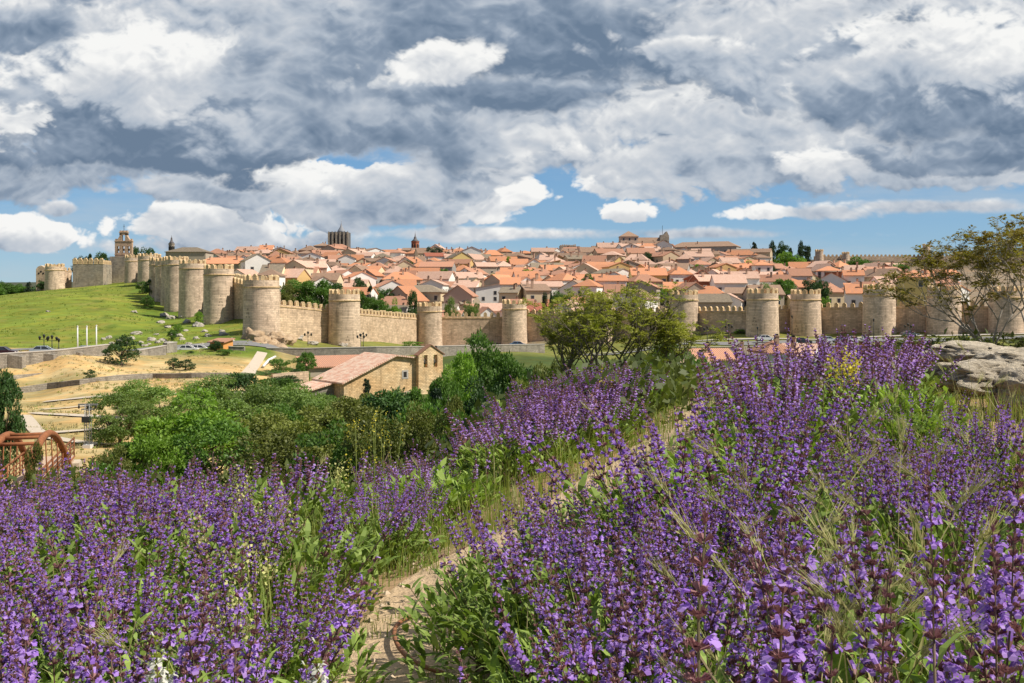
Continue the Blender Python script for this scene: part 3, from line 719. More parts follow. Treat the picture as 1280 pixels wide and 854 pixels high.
def hp(px, Y, wpx, toprow, baserow, d, rise, kind, wc, rc, label, rz=0, **k):
    """hand-placed: width and rows read from the photograph, at distance Y"""
    s = Y/F; w = wpx*s; p = at(px, Y); zb = (HZ-baserow)*s; h = (baserow-toprow)*s - rise
    h = max(h, 2.0); yc = Y + d/2
    reserve(p.x, yc, max(w, d)*.5)
    return house((p.x, yc, zb), R(rz), w, d, h, rise, kind, wc, rc, label, **k)
# landmark houses read off the photograph
hp(277, 420, 72, 322, 352, 12, 2.6, 'hip', 'stone', 'orange', 'long white house with a bright orange hipped roof just behind the hill towers', wins=(7,2), chim=2, name='long_house')
hp(302, 330, 30, 337, 362, 8, 2.0, 'gable', 'white', 'faded pink', 'plain white gabled shed peeping over the shaded wall corner', wins=(0,0), chim=0, side=False, rz=65)
hp(490, 610, 34, 312, 334, 10, 3.0, 'gable', 'yellow', 'orange', 'bright yellow apartment block with orange gabled roof below the cathedral', wins=(4,2), chim=0, rz=-12, name='apartment_block', cat='apartment block')
hp(467, 614, 28, 317, 334, 10, 3.2, 'gable', 'orange', 'orange', 'orange apartment block adjoining the bright yellow one', wins=(2,2), chim=0, rz=20, name='apartment_block', cat='apartment block')
hp(480, 596, 13, 318, 336, 7, 2.5, 'gable', 'white', 'orange', 'narrow white gabled wing in front of the orange apartment block', wins=(1,2), chim=0, rz=75, name='apartment_block', cat='apartment block')
hp(500, 598, 17, 311, 336, 8, 4.0, 'gable', 'white', 'orange', 'tall white gable end with two windows on the yellow block', wins=(2,2), chim=0, rz=70, name='apartment_block', cat='apartment block')
hp(516, 612, 24, 314, 332, 9, 3.4, 'shed', 'orange', 'red', 'orange block under a steep dark red lean-to roof', wins=(0,0), chim=0, rz=-15, name='apartment_block', cat='apartment block')
hp(533, 640, 32, 313, 330, 9, 1.2, 'hip', 'white', 'grey brown', 'white flat-fronted building carrying the brick belfry on the skyline', wins=(4,1), chim=0, name='town_hall')
hp(755, 430, 42, 331, 352, 10, 2.2, 'hip', 'cream', 'orange', 'wide cream yellow house with orange hipped roof in the middle of town', wins=(4,2), chim=1)
hp(812, 385, 44, 335, 366, 10, 2.8, 'gable', 'yellow', 'orange', 'yellow house with two rows of dark balconies and a bright orange roof', wins=(5,2), chim=2, winscale=1.15)
hp(900, 400, 54, 345, 365, 9, 1.8, 'gable', 'pink', 'terracotta', 'long pink rendered house with a terracotta roof behind the gate towers', wins=(6,2), chim=1)
hp(1040, 400, 30, 333, 352, 9, 1.8, 'hip', 'white', 'orange', 'clean white two storey house standing alone near the red brick block', wins=(4,2), chim=0, rz=-15)
hp(1062, 370, 34, 338, 362, 10, .6, 'hip', 'brick red', 'brown', 'plain red brick block with an almost flat roof', wins=(1,1), chim=1, rz=20, name='brick_block')
hp(940, 370, 24, 346, 366, 8, 1.6, 'hip', 'brick red', 'brown', 'small red brick house with balconies next to the long pink one', wins=(3,2), chim=1)
hp(905, 430, 26, 337, 352, 9, 1.8, 'hip', 'white', 'orange', 'white house with four dark windows right above the long pink house', wins=(4,1), chim=1)
hp(990, 440, 26, 333, 350, 9, 2.2, 'hip', 'cream', 'terracotta', 'cream house with a broad hipped roof next to the pale green trees', wins=(3,1), chim=0)
hp(955, 470, 22, 326, 341, 9, 2.0, 'hip', 'white', 'orange', 'small white house under an orange hipped roof before the dark conifers', wins=(2,1), chim=0)
hp(505, 340, 36, 358, 388, 12, 4.8, 'gable', 'stone', 'orange', 'grey stone gabled house with an orange roof just inside the wall', wins=(2,2), chim=0, rz=62)
hp(575, 345, 34, 357, 384, 10, 3.6, 'gable', 'pinkish', 'terracotta', 'pinkish brick gable facing the wall beside a round tower', wins=(2,1), chim=0, rz=80)
hp(583, 345, 26, 372, 392, 9, 2.2, 'gable', 'stone', 'grey brown', 'low stone shed with a dull grey roof directly inside the wall', wins=(1,1), chim=0, rz=20)
hp(605, 420, 40, 347, 367, 10, 2.4, 'hip', 'yellow', 'orange', 'yellow walled house with a wide orange roof and white lower wall', wins=(3,2), chim=1)
hp(893, 305, 44, 369, 386, 12, 2.4, 'gable', 'stone', 'grey brown', 'low barn with a greyish roof right behind the wall battlements', wins=(0,0), chim=0, side=False)
hp(915, 318, 26, 368, 384, 9, 2.2, 'gable', 'white', 'faded pink', 'white gable end peeping over the battlements beside the gate tower', wins=(0,0), chim=0, rz=68, side=False)
hp(862, 322, 24, 368, 384, 9, 2.2, 'gable', 'white', 'orange', 'low white gable half hidden behind a round tower top', wins=(0,0), chim=0, rz=-70, side=False)
hp(797, 320, 46, 362, 384, 11, 3.0, 'gable', 'white', 'brown', 'white gabled house with a brown roof just above the reddish trees', wins=(1,0), chim=0, rz=62)
hp(733, 330, 34, 372, 388, 10, 2.2, 'gable', 'cream', 'orange', 'small ornate house with an orange roof right above the reddish trees', wins=(3,1), chim=2, rz=-20)
hp(705, 335, 50, 380, 392, 10, 2.6, 'gable', 'white', 'orange', 'low house with a broad orange roof touching the wall battlements', wins=(1,1), chim=1, rz=15)
hp(1150, 300, 38, 338, 362, 9, 2.0, 'hip', 'yellow', 'orange', 'yellow house with a vivid orange roof seen through the tree branches', wins=(2,1), chim=1, rz=-25)
hp(1010, 320, 40, 370, 384, 9, 1.6, 'gable', 'cream', 'faded pink', 'cream wall house between the two gate towers and a dark pine', wins=(1,0), chim=0)
hp(232, 460, 50, 309, 325, 12, 2.2, 'hip', 'stone', 'grey brown', 'long church nave with a grey brown roof behind the hill towers', wins=(0,0), chim=0, name='church_nave', cat='church')
hp(352, 560, 52, 318, 332, 10, 3.0, 'hip', 'stone', 'brown', 'broad grey mansion with a brown roof on the skyline near the dark block tower', wins=(6,1), chim=2)
hp(405, 640, 44, 310, 330, 12, 3.2, 'hip', 'stone', 'brown', 'stone mansion with several roofs at the foot of the dark block tower', wins=(5,2), chim=3)
hp(441, 600, 30, 310, 332, 10, 2.6, 'gable', 'cream', 'brown', 'cream block with a brown roof and three rows of windows below the dark tower', wins=(4,3), chim=2, rz=-20)
hp(345, 450, 26, 322, 340, 9, 2.6, 'gable', 'white', 'faded pink', 'white gable end catching the sun among brown roofs of the upper town', wins=(1,1), chim=0, rz=60)
hp(560, 660, 60, 318, 328, 10, 1.6, 'gable', 'stone', 'brown', 'long low brown roofed range on the skyline between pine and church', wins=(5,1), chim=2)
hp(670, 640, 90, 315, 327, 12, 2.2, 'gable', 'stone', 'terracotta', 'very long terracotta roofed range below the ruined square block', wins=(9,1), chim=2)
hp(890, 600, 70, 319, 331, 12, 2.0, 'gable', 'yellow', 'grey brown', 'long yellow house with a dull brown roof under the skyline barracks', wins=(7,1), chim=1)

# ---- skyline landmarks
def cathedral():
    Y = 690; s = Y/F; x = (411-640)*s; zb = (HZ-316)*s
    t = thing('cathedral_tower', 'dark grey square block tower with vertical buttresses, the tallest on the skyline', 'tower', (x, Y, zb), R(0))
    mk = simple('dark_cathedral_stone', (0.12,0.115,0.11), .9, var=.35, scale=.3)
    W = 23.5*s; H = (316-290)*s
    mb = MB(); mb.box(0, W, 0, W, -6, H); mb.build('tower_body', mk, t)
    for i in range(6):
        b_ = MB(); xx = W*(i/5); ml = .55
        b_.box(xx-ml, xx+ml, -.7, 0.01, -6, H-.4); b_.prism([(xx-ml,H-.4),(xx+ml,H-.4),(xx,H+.2)], -.7, 0.0); b_.build('buttress', M_greystone, t)
    for i in (1, 3):
        w_ = MB(); xx = W*(i/5+.1); w_.prism([(xx-.9,4),(xx+.9,4),(xx+.9,9),(xx,10.2),(xx-.9,9)], -.12, -.02); w_.build('belfry_window', M_dark, t)
    for i in range(7):
        p_ = MB(); xx = W*i/6; p_.lathe([(.22,H-.1),(.2,H+.4),(.02,H+.9)], 6, (xx, .4)); p_.build('pinnacle', mk, t)
    sp_ = MB(); sp_.lathe([(3.0,H-.1),(2.6,H+1.2),(.9,H+4),(.15,H+6.5),(.1,H+9)], 8, (W*.58, W*.5)); sp_.build('spire', simple('grey_slate',(.26,.27,.29),.7), t)
    t2 = hp(402, 665, 20, 304, 325, 10, 1.8, 'hip', 'grey', 'brown', 'grey squat house against the foot of the dark block tower', wins=(2,2), chim=2)
cathedral()
def small_belfry(px, Y, wpx, rows, label, brick=True):
    """rows: base, drum top, roof top, spire top"""
    s = Y/F; zb = (HZ-rows[0])*s; w = wpx*s; x = (px-640)*s
    t = thing('church_belfry', label, 'belfry', (x, Y, zb))
    m1 = MW['brick red'] if brick else M_greystone
    h1 = (rows[0]-rows[1])*s; h2 = (rows[0]-rows[2])*s; h3 = (rows[0]-rows[3])*s
    mb = MB(); mb.lathe([(w/2,-4),(w/2,h1),(w*.56,h1+.1),(w*.56,h1+.5)], 8, a0=R(22.5), smooth=False); mb.build('drum', m1, t)
    for k in range(8):
        a = R(45*k); o = MB(); o.prism([(-.5,0),(.5,0),(.5,h1*.32),(0,h1*.42),(-.5,h1*.32)], -.05, .05)
        o.build('belfry_opening', M_dark, t, loc=(w*.47*math.cos(a), w*.47*math.sin(a), h1*.45), rot=(0,0,a+math.pi/2))
    rf = MB(); rf.lathe([(w*.54,h1+.5),(w*.30,h1+(h2-h1)*.6),(w*.16,h2),(w*.17,h2+.6),(w*.08,h2+1.2),(.08,h3*.92),(.03,h3)], 12); rf.build('dome_and_spire', simple('dark_lead',(.13,.12,.12),.6), t)
small_belfry(519, 650, 10, (317,303,298,289), 'brick octagonal belfry with a dark cap and thin spire on the skyline')
small_belfry(214.5, 470, 7, (318,306,300,294), 'slim grey belfry with open lantern rising behind the hill towers', False)
def big_church():
    Y = 640; s = Y/F; zb = (HZ-324)*s; x = (762-640)*s
    t = thing('monastery_church', 'large sandstone church with long brown roof and square lantern on the skyline', 'church', (x, Y, zb), R(2))
    W = 74*s; h = 12*s
    mb = MB(); mb.box(0, W, 0, 14, -6, h); mb.build('nave_walls', M_stone, t)
    r = MB(); r.add([(-1,-1,h-.1),(W+.5,-1,h-.1),(W+.5,15,h-.1),(-1,15,h-.1),(W*.30,7,h+8.2),(W+.5,7,h+8.2)], [(0,1,5,4),(1,2,5),(2,3,4,5),(3,0,4)]); fixn_o = r.build('nave_roof', MR['brown'], t)
    d = MB(); d.box(W*.20, W*.50, 3, 12, h-.5, h+8.6); d.build('lantern', MW['pinkish'], t)
    dr = MB(); a0, a1 = W*.20-.6, W*.50+.6; c = (a0+a1)/2; dr.add([(a0,2.4,h+8.6),(a1,2.4,h+8.6),(a1,12.6,h+8.6),(a0,12.6,h+8.6),(c,7.5,h+12.4)], [(0,1,4),(1,2,4),(2,3,4),(3,0,4),(3,2,1,0)]); dr.build('lantern_roof', MR['brown'], t)
    for k in range(3): inst('window', ME_WIN, t, (W*(.25+.1*k), 3, h+6.8), scale=(1.1,1,1.1))
    e = MB(); e.prism([(W-5,h),(W+1.2,h),(W+1.2,h+9),(W-.2,h+12),(W-2.4,h+9.5),(W-4,h+9.8),(W-5,h+5)], 4, 10); e.build('belfry', M_greystone, t)
    for k in range(2):
        o = MB(); o.prism([(W-3.9+k*2.3,h+3.2),(W-2.5+k*2.3,h+3.2),(W-2.5+k*2.3,h+5.6),(W-3.2+k*2.3,h+6.3),(W-3.9+k*2.3,h+5.6)], 3.9, 3.98); o.build('bell_opening', M_dark, t)
    c = MB(); c.tube([(W-2.6,7,h+9),(W-2.6,7,h+16)], .12); c.build('spire', M_dark, t)
    for k in range(6): inst('window', ME_WIN, t, (W*(.12+.15*k), 0, h*.62), scale=(1.0,1,1.0))
    for k in range(3): inst('dormer', ME_CHIM, t, (W*(.35+.2*k), 2.6, h+2.2), scale=1.4)
    for px_, w_, a, bq in ((750, 30, 314, 328),(775,44,316,330)):
        pass
big_church()
reserve((800-640)/F*640, 647, 22)
hp(735, 625, 34, 316, 332, 9, 1.6, 'gable', 'stone', 'brown', 'lean stone annex before the large sandstone church', wins=(3,1), chim=0)
hp(884, 660, 84, 302, 325, 14, 3.4, 'hip', 'grey', 'brown', 'huge barracks-like building with a sagging brown roof on the skyline', wins=(9,2), chim=1, rz=-24, name='barracks')
hp(865, 590, 26, 316, 329, 10, 2.2, 'gable', 'cream', 'faded pink', 'cream gabled house in front of the huge barracks-like building', wins=(2,1), chim=1, rz=-60)
def ruin():
    Y = 660; s = Y/F; x = (700-640)*s; zb = (HZ-318)*s
    t = thing('palace_tower', 'square ruined stone block with ragged top beside a row of trees on the skyline', 'tower', (x, Y, zb))
    mb = MB(); mb.box(0, 20*s, 0, 12, -5, 11*s); mb.build('block', M_greystone, t)
    for k in range(9): inst('merlon', ME_MERLON, t, (.6+k*(20*s-1.2)/8, .4, 11*s-.02), scale=(.8,1,rnd.uniform(.3,.8)))
    m2 = MB(); m2.box(19*s, 25*s, -.4, 9, -5, 10*s); m2.build('side_block', M_stone, t)
ruin()
# distant wall on the hill to the east
def hillwall(px0, px1, Y, top, h, label, towers):
    s = Y/F; x0 = (px0-640)*s; x1 = (px1-640)*s; zt = (HZ-top)*s
    t = thing('distant_wall', label, 'wall', (x0, Y, zt-h))
    mb = MB(); mb.box(0, x1-x0, 0, 1.6, -6, h-1); mb.build('curtain', M_stone, t)
    n = min(98, int((x1-x0)/2.6))
    for k in range(n): inst('merlon', ME_MERLON, t, ((x1-x0)*(k+.5)/n, .3, h-1.02), scale=(1.3,1,.9))
    for (tp, w, tt, lab) in towers:
        tower(lab, tp, Y-3, tt, top+h/s+1, w, n=9, group='small far towers on the hillside', band=False)
hillwall(1018, 1400, 640, 318.5, 3.0, 'low pale far wall running along the dark hillside crest', [(1024,10,312,'far wall tower at the end of the hillside crest wall'),(1057,9,315,'tiny far wall tower midway along the dark hillside crest'),(1158,9,305,'far tower of the crest wall glimpsed through the twigs'),(1262,11,300,'far tower of the crest wall near the outermost twigs')])
# the rest of the roofs fill the slope in streets that follow the hill
SIZE = ['small', 'narrow', 'wide', 'tall']
placed = []
hrnd = random.Random(42)
def hn(x, y): return any((x-a)**2 + (y-c)**2 < (r+4.6)**2 for a, c, r in BLOCK)
rows_y = []
y = 322.0
while y < 640: rows_y.append(y); y *= 1.037
used_labels = set()
TREEGAPS = [(395,300,18),(465,315,14),(600,400,0),(680,330,0)]
LM = [(250,'behind the hill towers'),(330,'above the rock tower'),(400,'above the pine grove'),(440,'below the dark cathedral tower'),(500,'below the yellow apartment block'),(560,'behind the small weathered tower'),(620,'near the wide yellow walled house'),(680,'above the two cypresses'),(740,'below the ruined square block'),(800,'around the yellow balconied house'),(860,'between balconied house and pink house'),(920,'behind the long pink house'),(980,'below the dark conifers'),(1040,'around the red brick block'),(1110,'by the spreading tree'),(1300,'behind the spreading tree')]
RN = ['wallside street','second street','third street','fourth street','fifth street','sixth street','seventh street','eighth street','ninth street','tenth street','eleventh street','twelfth street','thirteenth street','fourteenth street','fifteenth street','sixteenth street','seventeenth street','eighteenth street','topmost street','crest street','crest lane']
for ri, y in enumerate(rows_y):
    px = 318 if y < 330 else (300 if y < 430 else 262)
    pmax = 1160 if y < 400 else (1110 if y < 470 else (1010 if y < 560 else 945))
    px += hrnd.uniform(0, 12)
    while px < pmax:
        wm = hrnd.choice((7, 8.5, 9.5, 9.5, 11, 13, 15)); wpx = wm/y*F
        pxc = px + wpx/2; px += wpx*hrnd.uniform(.93, 1.10)
        yy = y + hrnd.uniform(-5, 5)
        p = at(pxc, yy)
        if hn(p.x, yy) or (y < 330 and 350 < pxc < 480) : continue
        if (p.x-at(960,350).x)**2+(yy-350)**2 < 140 or (p.x-at(1010,345).x)**2+(yy-345)**2 < 100 or (960 < pxc < 1040 and 505 < yy): continue
        d = hrnd.choice((7, 8.5, 10)); h = hrnd.choice((4.2, 5.0, 5.6, 6.2, 6.8, 7.8)) ; rise = hrnd.choice((1.8, 2.3, 2.8))
        kind = hrnd.choices(('gable', 'hip', 'shed'), (6, 3, .6))[0]
        if y < 345: h = min(h, 4.5)
        if yy > 560 and hrnd.random() < .35: wm *= 1.7; d = 11
        orange = sst(pxc, 380, 800)
        rc = hrnd.choices(('orange', 'terracotta', 'faded pink', 'brown', 'red', 'grey brown'), (3.4+2*orange, 4, 4, 2.2 if yy < 500 else 4, .25, 1.2))[0]
        wc = hrnd.choices(('white', 'cream', 'ochre', 'stone', 'pinkish', 'grey', 'yellow', 'brick red', 'sandy'), (14, 5, .9, 3, 1.8, 1.0, .7, .5, 3))[0]
        ang = hrnd.choices((hrnd.uniform(-22, 22), hrnd.choice((-1, 1))*hrnd.uniform(58, 88)), (1, .75))[0]
        placed.append([p, yy, ang, wm, d, h, rise, kind, wc, rc, pxc, ri])
print('houses', len(placed))
far_part = placed[250:]; placed = placed[:250]
def merge_things(ts, name, mats_share):
    mb = MB(); mats = []
    def rec(o, M):
        M = M @ o.matrix_basis
        if o.type == 'MESH':
            me_ = o.data; off = len(mb.v); mb.v += [tuple(M @ v.co) for v in me_.vertices]
            mp = []
            for m_ in me_.materials:
                if m_ not in mats: mats.append(m_)
                mp.append(mats.index(m_))
            for p_ in me_.polygons: mb.f.append(tuple(i+off for i in p_.vertices)); mb.m.append(mp[p_.material_index]); mb.sm.append(False)
        for c in list(o.children): rec(c, M)
        bpy.data.objects.remove(o)
    for t in ts: rec(t, Matrix.Identity(4))
    return tag(mb.build(name, mats), kind='stuff')
near_of = lambda px: next(t for a, t in LM if px < a)
cnt = {}
for p, yy, ang, wm, d, h, rise, kind, wc, rc, pxc, ri in placed:
    size = 'tall' if h > 6.2 else ('small' if wm < 10 else ('wide' if wm > 13 else ''))
    turn = 'gable end forward' if abs(ang) > 50 and kind == 'gable' else ''
    lab = ' '.join(x for x in [size, wc, 'house', ('with ' + rc + ' ' + {'gable': 'gabled', 'hip': 'hipped', 'shed': 'lean-to'}[kind] + ' roof'), turn, near_of(pxc)] if x)
    ch = hrnd.choice((0,1,1,2)); cw = ('no chimney', 'one chimney', 'two chimneys')[ch]; st = RN[min(ri, 20)]
    tries = [lab, lab.replace(' house', ' house on the ' + st), lab + ' and ' + cw,
             ' '.join(x for x in [size, wc, rc + ' roofed house on the', st, near_of(pxc)] if x),
             ' '.join(x for x in [wc, rc + ' roofed house on the', st, near_of(pxc) + ',', cw] if x)]
    ok_ = [t for t in tries if len(t.split()) <= 16]
    l = next((t for t in ok_ if t not in used_labels), None)
    if l is None: l = ok_[-1]; DUP = globals().get('DUP', 0) + 1
    used_labels.add(l)
    nz = 2 if h > 5 else 1
    far = yy > 560
    house((p.x, yy, height(p.x, yy) + .1), R(ang), wm, d, h, rise, kind, wc, rc, l, 'tiled houses of the old town', (max(2, int(wm/3.2)), nz), chim=ch, side=not far)


_fs = []
for p, yy, ang, wm, d, h, rise, kind, wc, rc, pxc, ri in far_part:
    _fs.append(house((p.x, yy, height(p.x, yy) + .1), R(ang), wm, d, h, rise, kind, wc, rc, None, None, (max(2, int(wm/3.2)), 2 if h > 5 else 1), chim=hrnd.choice((0,1,1,2)), side=False))
bpy.context.view_layer.update()
if _fs: merge_things(_fs, 'distant_town_roofs', None)


print('duplicate house labels', globals().get('DUP', 0))
# ------------------------------------------------------------------ trees and shrubs away from the camera
def quads(name, V, mats, mi=None, smooth=False):
    """V: (n,k,3) array of k-gons -> mesh"""
    n, k, _ = V.shape
    me = bpy.data.meshes.new(name)
    me.vertices.add(n*k); me.vertices.foreach_set('co', np.ascontiguousarray(V, dtype=np.float32).ravel())
    me.loops.add(n*k); me.loops.foreach_set('vertex_index', np.arange(n*k, dtype=np.int32))
    me.polygons.add(n); me.polygons.foreach_set('loop_start', np.arange(0, n*k, k, dtype=np.int32))
    try: me.polygons.foreach_set('loop_total', np.full(n, k, dtype=np.int32))
    except Exception: pass
    for m in (mats if isinstance(mats, (list, tuple)) else [mats]): me.materials.append(m)
    if mi is not None: me.polygons.foreach_set('material_index', np.asarray(mi, dtype=np.int32))
    me.update(calc_edges=True)
    return me
def unit(v): return v/np.maximum(np.linalg.norm(v, axis=-1, keepdims=True), 1e-9)
def leaf_cards(P, D, size, rs, aspect=0.5, nrm=None, droop=0.0):
    """rhombic leaves at P pointing along D"""
    n = len(P); D = unit(D); r = rs.normal(size=(n,3)); 
    if nrm is not None: r = nrm + 0.55*r
    S = unit(np.cross(D, r)); L = (size*(0.7+0.6*rs.rand(n)))[:,None]
    Nn = np.cross(S, D)
    a = P; b_ = P + D*L*0.45 + S*L*aspect*0.5 + Nn*L*.06; c = P + D*L - np.array([0,0,1.0])*L*droop; d = P + D*L*0.45 - S*L*aspect*0.5 + Nn*L*.06
    return np.stack([a, b_, c, d], 1)
def crown_mesh(name, seed, mat, n=7000, leaf=0.16, clumps=26, shape='round', aspect=.55, fill=.35):
    """crown in a unit box: x,y in -1..1 (radius) and z in 0..1 of height (scaled afterwards: radius 1, height 2)"""
    rs = np.random.RandomState(seed)
    cs = []
    while len(cs) < clumps:
        p = rs.uniform(-1, 1, 3)
        zz = p[2]
        if shape == 'round': ok = .35 < np.linalg.norm(p) < .98; R_ = rs.uniform(.22, .42)
        elif shape == 'cone': rr = (1-zz)*.5; ok = np.hypot(p[0], p[1]) < rr*.95 and np.hypot(p[0], p[1]) > rr*.25; R_ = .10+.22*rr
        elif shape == 'column': rr = .9*(1-abs(zz)**4*.8)*(0.75 if zz > .6 else 1); ok = np.hypot(p[0], p[1]) < rr*.75; R_ = rs.uniform(.25, .4)
        elif shape == 'umbrella': ok = zz > -.1 and .3 < np.linalg.norm(p*np.array([1,1,1.2])) < 1; R_ = rs.uniform(.2,.35)
        elif shape == 'shrub': ok = zz > -.9 and .4 < np.linalg.norm(p*np.array([1,1,.9])) < 1; R_ = rs.uniform(.2,.36)
        if ok: cs.append((p, R_))
    per = n//clumps; P = []; D = []; Nn = []
    for c, r_ in cs:
        d = unit(rs.normal(size=(per, 3))); d[:,2] = np.abs(d[:,2])*.9 - .25
        rad = r_*(1 - fill*rs.rand(per)**1.5)[:,None]*(0.8+.35*rs.rand(per)[:,None])
        q_ = c + unit(d)*rad*np.array([1,1,.8]); P.append(q_); D.append(unit(d) + .7*rs.normal(size=(per,3))); Nn.append(unit(d)+np.array([0,0,.5]))
    P = np.concatenate(P); D = np.concatenate(D); Nn = np.concatenate(Nn)
    V = leaf_cards(P, D, leaf, rs, aspect, Nn)
    V[...,2] += 1.0
    me = quads(name, V, mat)
    return me
def trunk_mesh(name, seed, mat, forks=6, lean=.1):
    """trunk + limbs in the same unit box (crown radius 1, total height 2, starts at z=0)"""
    r = random.Random(seed); mb = MB()
    top = Vector((r.uniform(-lean,lean), r.uniform(-lean,lean), 1.25))
    mb.tube([(0,0,-.25),(0,0,.0),top*.5,top], [.085,.075,.055,.02], 7)
    for k in range(forks):
        a = 2*math.pi*k/forks + r.uniform(-.3,.3); z0 = r.uniform(.25,.8); st = Vector((top.x*z0/1.25, top.y*z0/1.25, z0))
        e = Vector((math.cos(a)*r.uniform(.5,.8), math.sin(a)*r.uniform(.5,.8), z0+r.uniform(.35,.75)))
        mid = st.lerp(e,.5)+Vector((0,0,-.06)); mb.tube([st, mid, e], [.035,.024,.008], 5)
        for j in range(2):
            e2 = e + Vector((r.uniform(-.3,.3), r.uniform(-.3,.3), r.uniform(.05,.3))); mb.tube([mid, mid.lerp(e2,.6), e2], [.016,.011,.004], 4)
    return mb.mesh(name, mat)
M_bark = simple('bark', (0.12,0.09,0.065), .95, var=.35, scale=6)
L_mid = leafmat('leaf_mid_green', (0.075,0.16,0.02), (0.13,0.24,0.04), trans=.3)
L_bright = leafmat('leaf_bright_green', (0.12,0.24,0.02), (0.23,0.36,0.05), trans=.35)
L_dark = leafmat('leaf_dark_green', (0.030,0.075,0.018), (0.065,0.13,0.03), trans=.2)
L_olive = leafmat('leaf_olive', (0.12,0.15,0.025), (0.19,0.21,0.045), trans=.25)
L_pine = leafmat('needle_blue_green', (0.018,0.045,0.022), (0.04,0.075,0.03), trans=.1)
L_willow = leafmat('leaf_willow', (0.13,0.21,0.045), (0.22,0.31,0.08), trans=.35)
L_cyp = leafmat('cypress_green', (0.018,0.05,0.014), (0.035,0.075,0.02), trans=.1)
L_yel = leafmat('leaf_yellow_green', (0.17,0.20,0.02), (0.28,0.28,0.03), trans=.4)
KM = {}
def kindmesh(k):
    if k in KM: return KM[k]
    spec = {'mid': (L_mid,'round',9500,.10), 'bright': (L_bright,'round',9500,.10), 'dark': (L_dark,'round',9500,.10), 'olive': (L_olive,'round',10000,.085), 'pine': (L_pine,'cone',8000,.10), 'willow': (L_willow,'round',12000,.075),
            'cypress': (L_cyp,'column',5000,.12), 'umbrella': (L_pine,'umbrella',3500,.10), 'shrub': (L_mid,'shrub',4200,.12), 'bshrub': (L_bright,'shrub',4200,.12), 'oshrub': (L_olive,'shrub',4200,.10), 'dshrub': (L_dark,'shrub',4200,.11), 'yshrub': (L_yel,'shrub',3000,.11)}[k]
    out = []
    for v in range(3):
        out.append((crown_mesh('crown', sum(map(ord,k))+v*17, spec[0], spec[2], spec[3], 34 if k not in ('cypress','pine') else 40, spec[1]), trunk_mesh('trunk', sum(map(ord,k))+v, M_bark, forks=8)))
    KM[k] = out; return out
trnd = random.Random(5)
def tree(px, Y, top, wpx, kind, label, base=None, name=None, group=None, dz=0.0, depth=None):
    p = at(px, Y) if base is None else Vector(((px-640)/F*Y, Y, (HZ-base)/F*Y))
    H = (HZ-top)/F*Y - p.z; r = wpx/2/F*Y; H = max(H, .5)
    if name is None: name = {'pine': 'conifer_tree', 'cypress': 'cypress_tree', 'umbrella': 'pine_tree'}.get(kind, 'shrub' if 'shrub' in kind else 'leafy_tree')
    t = thing(name, label, {'conifer_tree': 'tree', 'cypress_tree': 'cypress', 'pine_tree': 'pine', 'shrub': 'shrub'}.get(name, 'tree'), (p.x, p.y, p.z-.05), trnd.uniform(0, 6.28), group)
    cm, tm = trnd.choice(kindmesh(kind))
    sc = (r, depth or r, H/2)
    inst('crown', cm, t, scale=sc); inst('trunk', tm, t, scale=sc)
    return t
